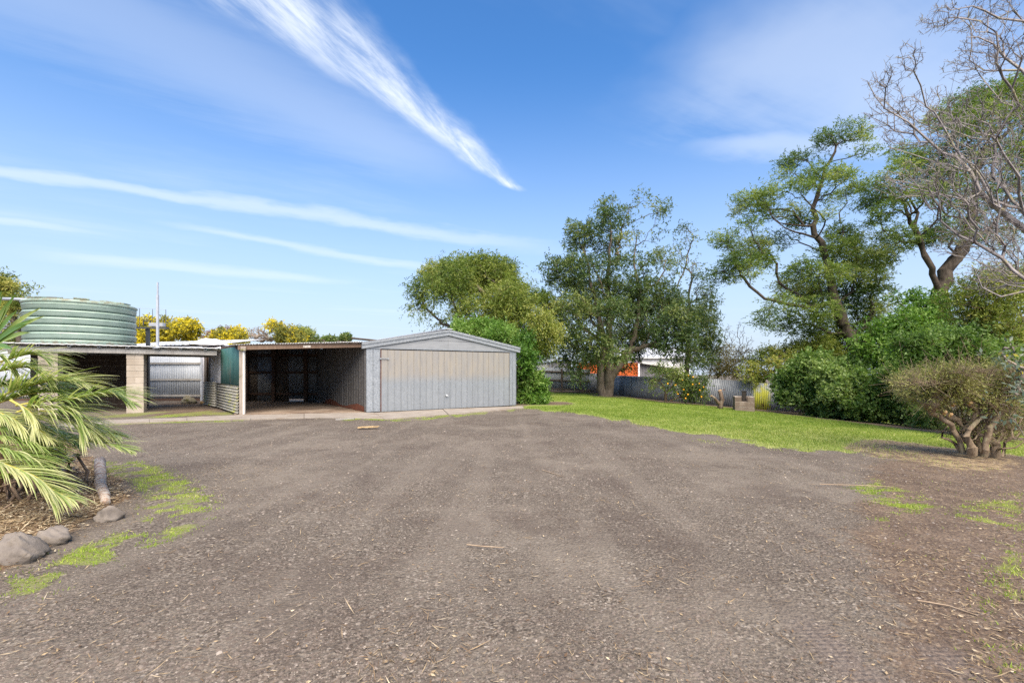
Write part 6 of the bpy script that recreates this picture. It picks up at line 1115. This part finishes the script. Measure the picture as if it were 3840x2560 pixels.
for i, (pts, nl, ll, tone, dr) in enumerate((
    ([(-5.62, 5.0, 1.5), (-5.38, 5.0, 1.57), (-5.24, 5.0, 1.58), (-5.11, 5.0, 1.53)], 34, 0.30, .6, .6),
    ([(-5.46, 4.85, 1.12), (-5.25, 4.85, 1.21), (-4.93, 4.85, 1.29), (-4.72, 4.85, 1.29), (-4.57, 4.85, 1.25)], 52, 0.34, .72, .5),
    ([(-5.12, 4.7, 1.04), (-4.9, 4.7, 1.08), (-4.67, 4.7, 1.09), (-4.33, 4.7, 1.15), (-4.12, 4.7, 1.16), (-3.96, 4.7, 1.08)], 60, 0.34, .5, .75),
    ([(-5.01, 4.6, 0.98), (-4.85, 4.6, 1.03), (-4.68, 4.6, 1.03), (-4.49, 4.6, 1.01), (-4.39, 4.6, 0.91), (-4.35, 4.6, 0.79)], 50, 0.36, .62, .9),
    ([(-5.08, 4.9, 0.97), (-4.82, 4.9, 0.94), (-4.59, 4.9, 0.85), (-4.42, 4.9, 0.77), (-4.26, 4.9, 0.71)], 46, 0.28, .62, .6),
    ([(-5.23, 4.8, 0.67), (-4.95, 4.8, 0.65), (-4.61, 4.8, 0.67), (-4.3, 4.8, 0.64), (-4.02, 4.8, 0.56)], 52, 0.28, .6, .6),
    ([(-4.76, 4.1, 0.6), (-4.61, 4.1, 0.57), (-4.39, 4.1, 0.49), (-4.25, 4.1, 0.42), (-4.14, 4.1, 0.33), (-3.96, 4.1, 0.24)], 52, 0.30, .72, .8),
    ([(-5.19, 4.5, 0.74), (-5.06, 4.5, 0.75), (-4.88, 4.5, 0.73), (-4.72, 4.5, 0.68), (-4.67, 4.5, 0.57)], 44, 0.28, .5, .9),
    ([(-4.96, 4.5, 1.11), (-4.82, 4.5, 1.03), (-4.73, 4.5, 0.95), (-4.71, 4.5, 0.85), (-4.55, 4.5, 0.71)], 36, 0.22, .92, .9),
    ([(-5.86, 5.1, 1.28), (-5.68, 5.1, 1.25), (-5.5, 5.1, 1.22), (-5.35, 5.1, 1.13)], 40, 0.34, .45, .7),
    ([(-6.03, 5.2, 0.76), (-5.82, 5.2, 0.82), (-5.54, 5.2, 0.79), (-5.3, 5.2, 0.7), (-5.15, 5.2, 0.58)], 44, 0.30, .25, .8),
    ([(-5.51, 4.7, 0.93), (-5.34, 4.7, 0.9), (-5.18, 4.7, 0.85), (-5.04, 4.7, 0.71)], 40, 0.32, .35, .8),
    ([(-5.86, 5.0, 1.49), (-5.71, 5.0, 1.58), (-5.57, 5.0, 1.53), (-5.45, 5.0, 1.41)], 36, 0.30, .55, .8),
    ([(-5.78, 5.3, 0.78), (-5.46, 5.3, 0.75), (-5.22, 5.3, 0.67), (-5.03, 5.3, 0.55)], 40, 0.28, .35, .7),
    ([(-5.68, 4.9, 1.37), (-5.45, 4.9, 1.41), (-5.25, 4.9, 1.44), (-5.08, 4.9, 1.39), (-4.97, 4.9, 1.29)], 44, 0.32, .6, .6),
    ([(-5.68, 4.9, 1.0), (-5.45, 4.9, 1.08), (-5.2, 4.9, 1.15), (-4.94, 4.9, 1.17), (-4.65, 4.9, 1.13)], 50, 0.32, .5, .6),
    ([(-5.23, 4.7, 0.9), (-4.98, 4.7, 0.93), (-4.74, 4.7, 0.92), (-4.46, 4.7, 0.85), (-4.27, 4.7, 0.71)], 50, 0.30, .66, .8),
    ([(-5.34, 4.6, 0.83), (-5.12, 4.6, 0.82), (-4.93, 4.6, 0.77), (-4.77, 4.6, 0.67), (-4.64, 4.6, 0.51)], 44, 0.30, .42, .9),
    ([(-5.06, 4.3, 0.67), (-4.89, 4.3, 0.67), (-4.71, 4.3, 0.64), (-4.56, 4.3, 0.58), (-4.46, 4.3, 0.47)], 44, 0.28, .5, .8),
    ([(-5.92, 5.1, 1.16), (-5.62, 5.1, 1.25), (-5.29, 5.1, 1.25), (-5.02, 5.1, 1.16)], 44, 0.30, .4, .7),
    ([(-5.27, 4.5, 1.06), (-5.09, 4.5, 0.99), (-4.9, 4.5, 0.9), (-4.8, 4.5, 0.74), (-4.75, 4.5, 0.58)], 44, 0.26, .8, 1.0))):
    frond(palm, [PCN]+pts if pts[0][0] > -5.3 and i in (0,1,9,12) else pts, nl, ll, 100+i, tone, dr)
yuc = empty('strap_leaf_plant', (-6.0,5.2,0.0), 'upright strap-leaved plant with broad pointed blades above the palm', 'plant')
b = MB(); b.tube([(-6.05,5.2,-0.05),(-6.02,5.2,0.9),(-5.98,5.2,1.62)], [0.07,0.06,0.05], 9); b.build('stem', B_brown, yuc, True)
def blade(parent, a, c, w, sag, seed, tone):
    r_ = random.Random(seed); a, c = Vector(a), Vector(c); n = 7; d = (c-a); s = d.cross(Vector((0.2,-1,0.3))).normalized(); up = s.cross(d).normalized(); Vv, Fv, rn = [], [], []
    for i in range(n+1):
        g = i/n; p = a+d*g+Vector((0,0,sag*4*g*(1-g))); ww = w*(0.6+1.2*g)*(1-g**3) if g < .5 else w*1.2*(1-((g-.5)/.5)**1.8)*1.0
        Vv += [tuple(p+s*ww/2+up*0.008), tuple(p), tuple(p-s*ww/2+up*0.008)]; rn += [tone+.15, tone-.1, tone+.15]
        if i < n: q = 3*i; Fv += [(q,q+1,q+4,q+3),(q+1,q+2,q+5,q+4)]
    put('leaf_blade', npmesh('leaf_blade', np.array(Vv), np.array(Fv), dict(rnd=np.clip(np.array(rn),0,1))), K_strap, parent)
YB = (-6.0,5.2,1.62)
for i, (tip, tone) in enumerate(zip([(-5.6, 5.0, 2.28), (-5.44, 5.0, 2.25), (-5.5, 5.0, 2.14), (-5.43, 5.0, 2.06), (-5.26, 5.0, 1.96), (-5.13, 5.0, 2.0), (-5.33, 5.0, 1.91), (-5.28, 5.0, 1.82), (-5.47, 5.0, 1.63), (-5.17, 5.0, 2.09), (-5.53, 5.0, 2.16), (-5.59, 5.0, 2.23), (-5.66, 5.0, 2.34)], (.5,.45,.75,.5,.4,.85,.3,.7,.4,.9,.6,.5,.6))):
    blade(yuc, YB, tip, 0.055, 0.05, i, tone)
# purple-green rosette succulents on bare stems
M['aeo_stem'] = m_bark('succulent_stems', (0.15,0.10,0.07), (0.31,0.235,0.175))
K_aeo = m_leaf('rosette_leaves', [(0,(0.085,0.030,0.036)),(0.35,(0.17,0.065,0.055)),(0.6,(0.16,0.19,0.05)),(1,(0.30,0.36,0.11))], 0.2, 0.35, 0.5)
rg = np.random.RandomState(77)
for si, (cx, cy, n, lab) in enumerate(((-5.32,5.30,24,'clump of purple rosette succulents on tangled stems under the palm'),(-5.75,5.6,14,'clump of reddish succulents at the end of the pale log'),(-5.25,4.65,12,'shaded green succulents below the lowest palm frond'))):
    e = empty('succulent', (cx,cy,0.02), lab, 'succulent'); sb = MB()
    for j in range(n):
        a = Vector((cx+rg.uniform(-.28,.22), cy+rg.uniform(-.25,.25), 0.0)); tip = a+Vector((rg.uniform(-.16,.12), rg.uniform(-.2,.15), rg.uniform(.24,.46))); md = a.lerp(tip, .5)+Vector((rg.uniform(-.06,.06),rg.uniform(-.06,.06),0))
        sb.tube([a,md,tip], [0.020,0.017,0.014], 6)
        hue = rg.uniform(0,1)**(1.5 if si < 2 else .6); Vv, Fv, rn = [], [], []; sc_ = rg.uniform(0.9, 1.5)
        for k in range(26):
            an = k*2.4; el = -0.1+1.2*k/26; L = 0.10*sc_*(1-0.5*k/26)*rg.uniform(.85,1.1); d = Vector((math.cos(an)*math.cos(el), math.sin(an)*math.cos(el), math.sin(el))); s = d.cross(Vector((0,0,1))).normalized(); q = len(Vv)
            Vv += [tuple(tip), tuple(tip+d*L*.65+s*L*.26), tuple(tip+d*L), tuple(tip+d*L*.65-s*L*.26)]; Fv.append((q,q+1,q+2,q+3)); rn += [hue*0.9+rg.uniform(-.08,.08)+0.25*k/26]*4
        put('rosette', npmesh('rosette', np.array(Vv), np.array(Fv), dict(rnd=np.clip(np.array(rn),0,1))), K_aeo, e)
    for j in range(n):                                       # fallen and dead stems
        a = Vector((cx+rg.uniform(-.4,.4), cy+rg.uniform(-.35,.2), rg.uniform(0.02,0.22))); an = rg.uniform(-2.6,2.6); L = rg.uniform(.15,.3); sb.tube([a, a+Vector((math.cos(an)*L*.5,math.sin(an)*L*.3,rg.uniform(-.02,.08))), a+Vector((math.cos(an)*L,math.sin(an)*L*.6,rg.uniform(-.05,.12)))], [0.012,0.010,0.006], 5)
    sb.build('stems', M['aeo_stem'], e, True)

# ------------------------------------------------------------------ ground cover: grass, stones, litter
def blades(x, y, z, h, w, rg, lean=0.5):
    n = len(x); a = rg.uniform(0, 2*np.pi, n); l = rg.uniform(0, lean, n)*h; b_ = rg.uniform(0, 2*np.pi, n)
    P = np.stack([x, y, z], 1); s = np.stack([np.cos(a), np.sin(a), np.zeros(n)], 1)*(w*0.5)[:, None]; tip = P+np.stack([np.cos(b_)*l, np.sin(b_)*l, h], 1)
    return np.stack([P-s-np.array([0,0,.004]), P+s-np.array([0,0,.004]), tip], 1).reshape(-1, 3), np.arange(3*n).reshape(n, 3)
K_grass = m_leaf('lawn_grass', [(0,(0.115,0.190,0.022)),(0.4,(0.200,0.285,0.042)),(0.75,(0.325,0.365,0.100)),(1,(0.50,0.48,0.22))], 0.35, 0.5, 0.3)
K_tuft = m_leaf('bright_grass', [(0,(0.17,0.27,0.022)),(0.5,(0.29,0.41,0.042)),(0.85,(0.44,0.52,0.10)),(1,(0.57,0.53,0.24))], 0.35, 0.5, 0.3)
rg = np.random.RandomState(5)
n = 520000; x = rg.uniform(0, 19, n); y = rg.uniform(7.3, 33, n); keep = (rg.uniform(size=n) < np.clip(14/y, 0.45, 1)) & (np.abs(x) < y*1.2+1); x, y = x[keep], y[keep]
la_, so_, mu_, pa_, ta_ = masks(x, y); keep = rg.uniform(size=len(x)) < np.maximum(la_, 0)**1.6*0.95*(0.55+0.45*sstep(fbm(x, y, 3.0, 3, 61), 0.35, 0.55)); x, y, mu_ = x[keep], y[keep], mu_[keep]
z = ground_z(x, y, mu_); pn_ = fbm(x, y, 0.8, 4, 50); h = rg.uniform(0.025, 0.06, len(x))*(0.6+0.9*pn_); V_, F_ = blades(x, y, z, h, rg.uniform(0.010, 0.018, len(x)), rg, 0.9)
r_ = np.clip(0.15+0.75*(fbm(x, y, 2.1, 4, 60)-0.25)+rg.normal(size=len(x))*0.16+0.30*(1-sstep(y-0.1*x, 8, 15))+0.35*(1-la_[keep]), 0, 1)
tag(put('grass', npmesh('grass', V_, F_, dict(rnd=np.repeat(r_, 3))), K_grass), 'bright green mown lawn grass in front of the fence and hedge', 'grass', kind='stuff')
n = 1500000; x = rg.uniform(-11, 7.5, n); y = rg.uniform(1.9, 14.5, n); ok = np.abs(x) < y*1.15+.3; x, y = x[ok], y[ok]
la_, so_, mu_, pa_, ta_ = masks(x, y); keep = (rg.uniform(size=len(x)) < pa_*np.clip(6/y, .3, 1)*1.0*sstep(fbm(x, y, 7, 3, 90), 0.30, 0.5)) | (rg.uniform(size=len(x)) < 0.05*ta_+0.0035*so_*(y > 3)); x, y, mu_ = x[keep], y[keep], mu_[keep]
z = ground_z(x, y, mu_); h = rg.uniform(0.008, 0.028, len(x))*(0.4+1.0*fbm(x, y, 3, 3, 70)); V_, F_ = blades(x, y, z, h, rg.uniform(0.004, 0.009, len(x)), rg, 1.3)
r_ = np.clip(fbm(x, y, 4, 3, 80)+rg.normal(size=len(x))*0.18, 0, 1)
tag(put('grass', npmesh('grass', V_, F_, dict(rnd=np.repeat(r_, 3))), K_tuft), 'scattered lime-green grass tufts on the gravel and soil', 'grass', kind='stuff')
# stones of the gravel
t = NT('gravel_stones'); M['stone'] = t.fin(t.ramp(t.attr('rnd'), [(0,(0.075,0.059,0.048)),(0.45,(0.135,0.110,0.092)),(0.8,(0.21,0.178,0.15)),(1,(0.42,0.37,0.315))]), 0.85, 0, 0.3)
n = 150000; y = 1.9+12*rg.uniform(size=n)**1.9; x = rg.uniform(-1.2, 1.2, n)*(y+0.3); la_, so_, mu_, pa_, ta_ = masks(x, y)
keep = (rg.uniform(size=n) < (1-la_)*(1-mu_*0.9)*(1-0.45*so_)) & (sdpoly(x, y, SLAB) < -0.02) & (fbm(x, y, 0.6, 3, 15)+rg.uniform(-.25,.25,n) > 0.40); x, y, mu_ = x[keep], y[keep], mu_[keep]; n = len(x)
z = ground_z(x, y, mu_); s = rg.gamma(2.2, 0.0023, n)+0.0028; s = np.minimum(s, 0.022)*np.clip(0.62+y*0.06, .68, 1.3)
oc = np.array([(1,0,0),(0,1,0),(-1,0,0),(0,-1,0),(0,0,1)], float); of = np.array([(0,1,4),(1,2,4),(2,3,4),(3,0,4)])
a = rg.uniform(0, 2*np.pi, n); q = oc[None]*s[:, None, None]*np.stack([rg.uniform(.8,1.6,n), rg.uniform(.7,1.1,n), rg.uniform(.4,.8,n)], 1)[:, None, :]*rg.uniform(.75,1.2,(n,5,1))
ca, sa = np.cos(a)[:, None], np.sin(a)[:, None]; q = np.stack([q[..., 0]*ca-q[..., 1]*sa, q[..., 0]*sa+q[..., 1]*ca, q[..., 2]], -1)+np.stack([x, y, z-s*0.05], 1)[:, None, :]
V_ = q.reshape(-1, 3); F_ = (of[None]+np.arange(n)[:, None, None]*5).reshape(-1, 3)
tag(put('gravel', npmesh('gravel', V_, F_, dict(rnd=np.repeat(np.clip(rg.beta(2, 2.6, n), 0, 1), 5))), M['stone']), 'loose small stones scattered over the gravel yard', 'gravel', kind='stuff')
# dry leaves, bark and straw
K_lit = m_leaf('dry_litter', [(0,(0.070,0.045,0.030)),(0.4,(0.19,0.130,0.080)),(0.75,(0.37,0.285,0.175)),(1,(0.60,0.52,0.38))], 0.1, 0.8, 0.2)
n = 170000; y = 1.9+13*rg.uniform(size=n)**1.5; x = rg.uniform(-1.25, 1.2, n)*(y+0.3); y = np.concatenate([y, rg.uniform(3.0, 6.6, 16000)]); x = np.concatenate([x, rg.uniform(-6.4, -3.2, 16000)]); n = len(x); la_, so_, mu_, pa_, ta_ = masks(x, y)
pr = 0.05+0.85*mu_+0.30*so_*(fbm(x, y, 1.3, 3, 44) > 0.46)+0.16*ta_+0.10*(fbm(x, y, 2.2, 3, 45) > 0.60); keep = (rg.uniform(size=n) < pr*(1-la_)) & (sdpoly(x, y, SLAB) < 0.0); x, y, mu_, so_ = x[keep], y[keep], mu_[keep], so_[keep]; n = len(x)
z = ground_z(x, y, mu_)+rg.uniform(0.003, 0.018, n)+0.02*mu_*rg.uniform(size=n); a = rg.uniform(0, 2*np.pi, n)
D = unit(np.stack([np.cos(a), np.sin(a), rg.normal(size=n)*0.16], 1)); S = unit(np.cross(D, np.stack([rg.normal(size=n)*.3, rg.normal(size=n)*.3, np.ones(n)], 1)))
st_ = rg.uniform(size=n) < 0.5; L = np.where(st_, rg.gamma(2.5, 0.020, n)+0.015, rg.uniform(0.010, 0.032, n))*(1+0.8*mu_); W = np.where(st_, rg.uniform(0.003, 0.006, n), L*rg.uniform(0.3, 0.5, n))
V_, F_ = leaf_quads(np.stack([x, y, z], 1), D, S, L, W, 0.1)
tag(put('leaf_litter', npmesh('leaf_litter', V_, F_, dict(rnd=np.repeat(np.clip(rg.beta(2.2, 2.0, n)+0.12*mu_, 0, 1), 4))), K_lit), 'dry leaves, bark chips and straw strewn over soil and gravel', 'leaf litter', kind='stuff')
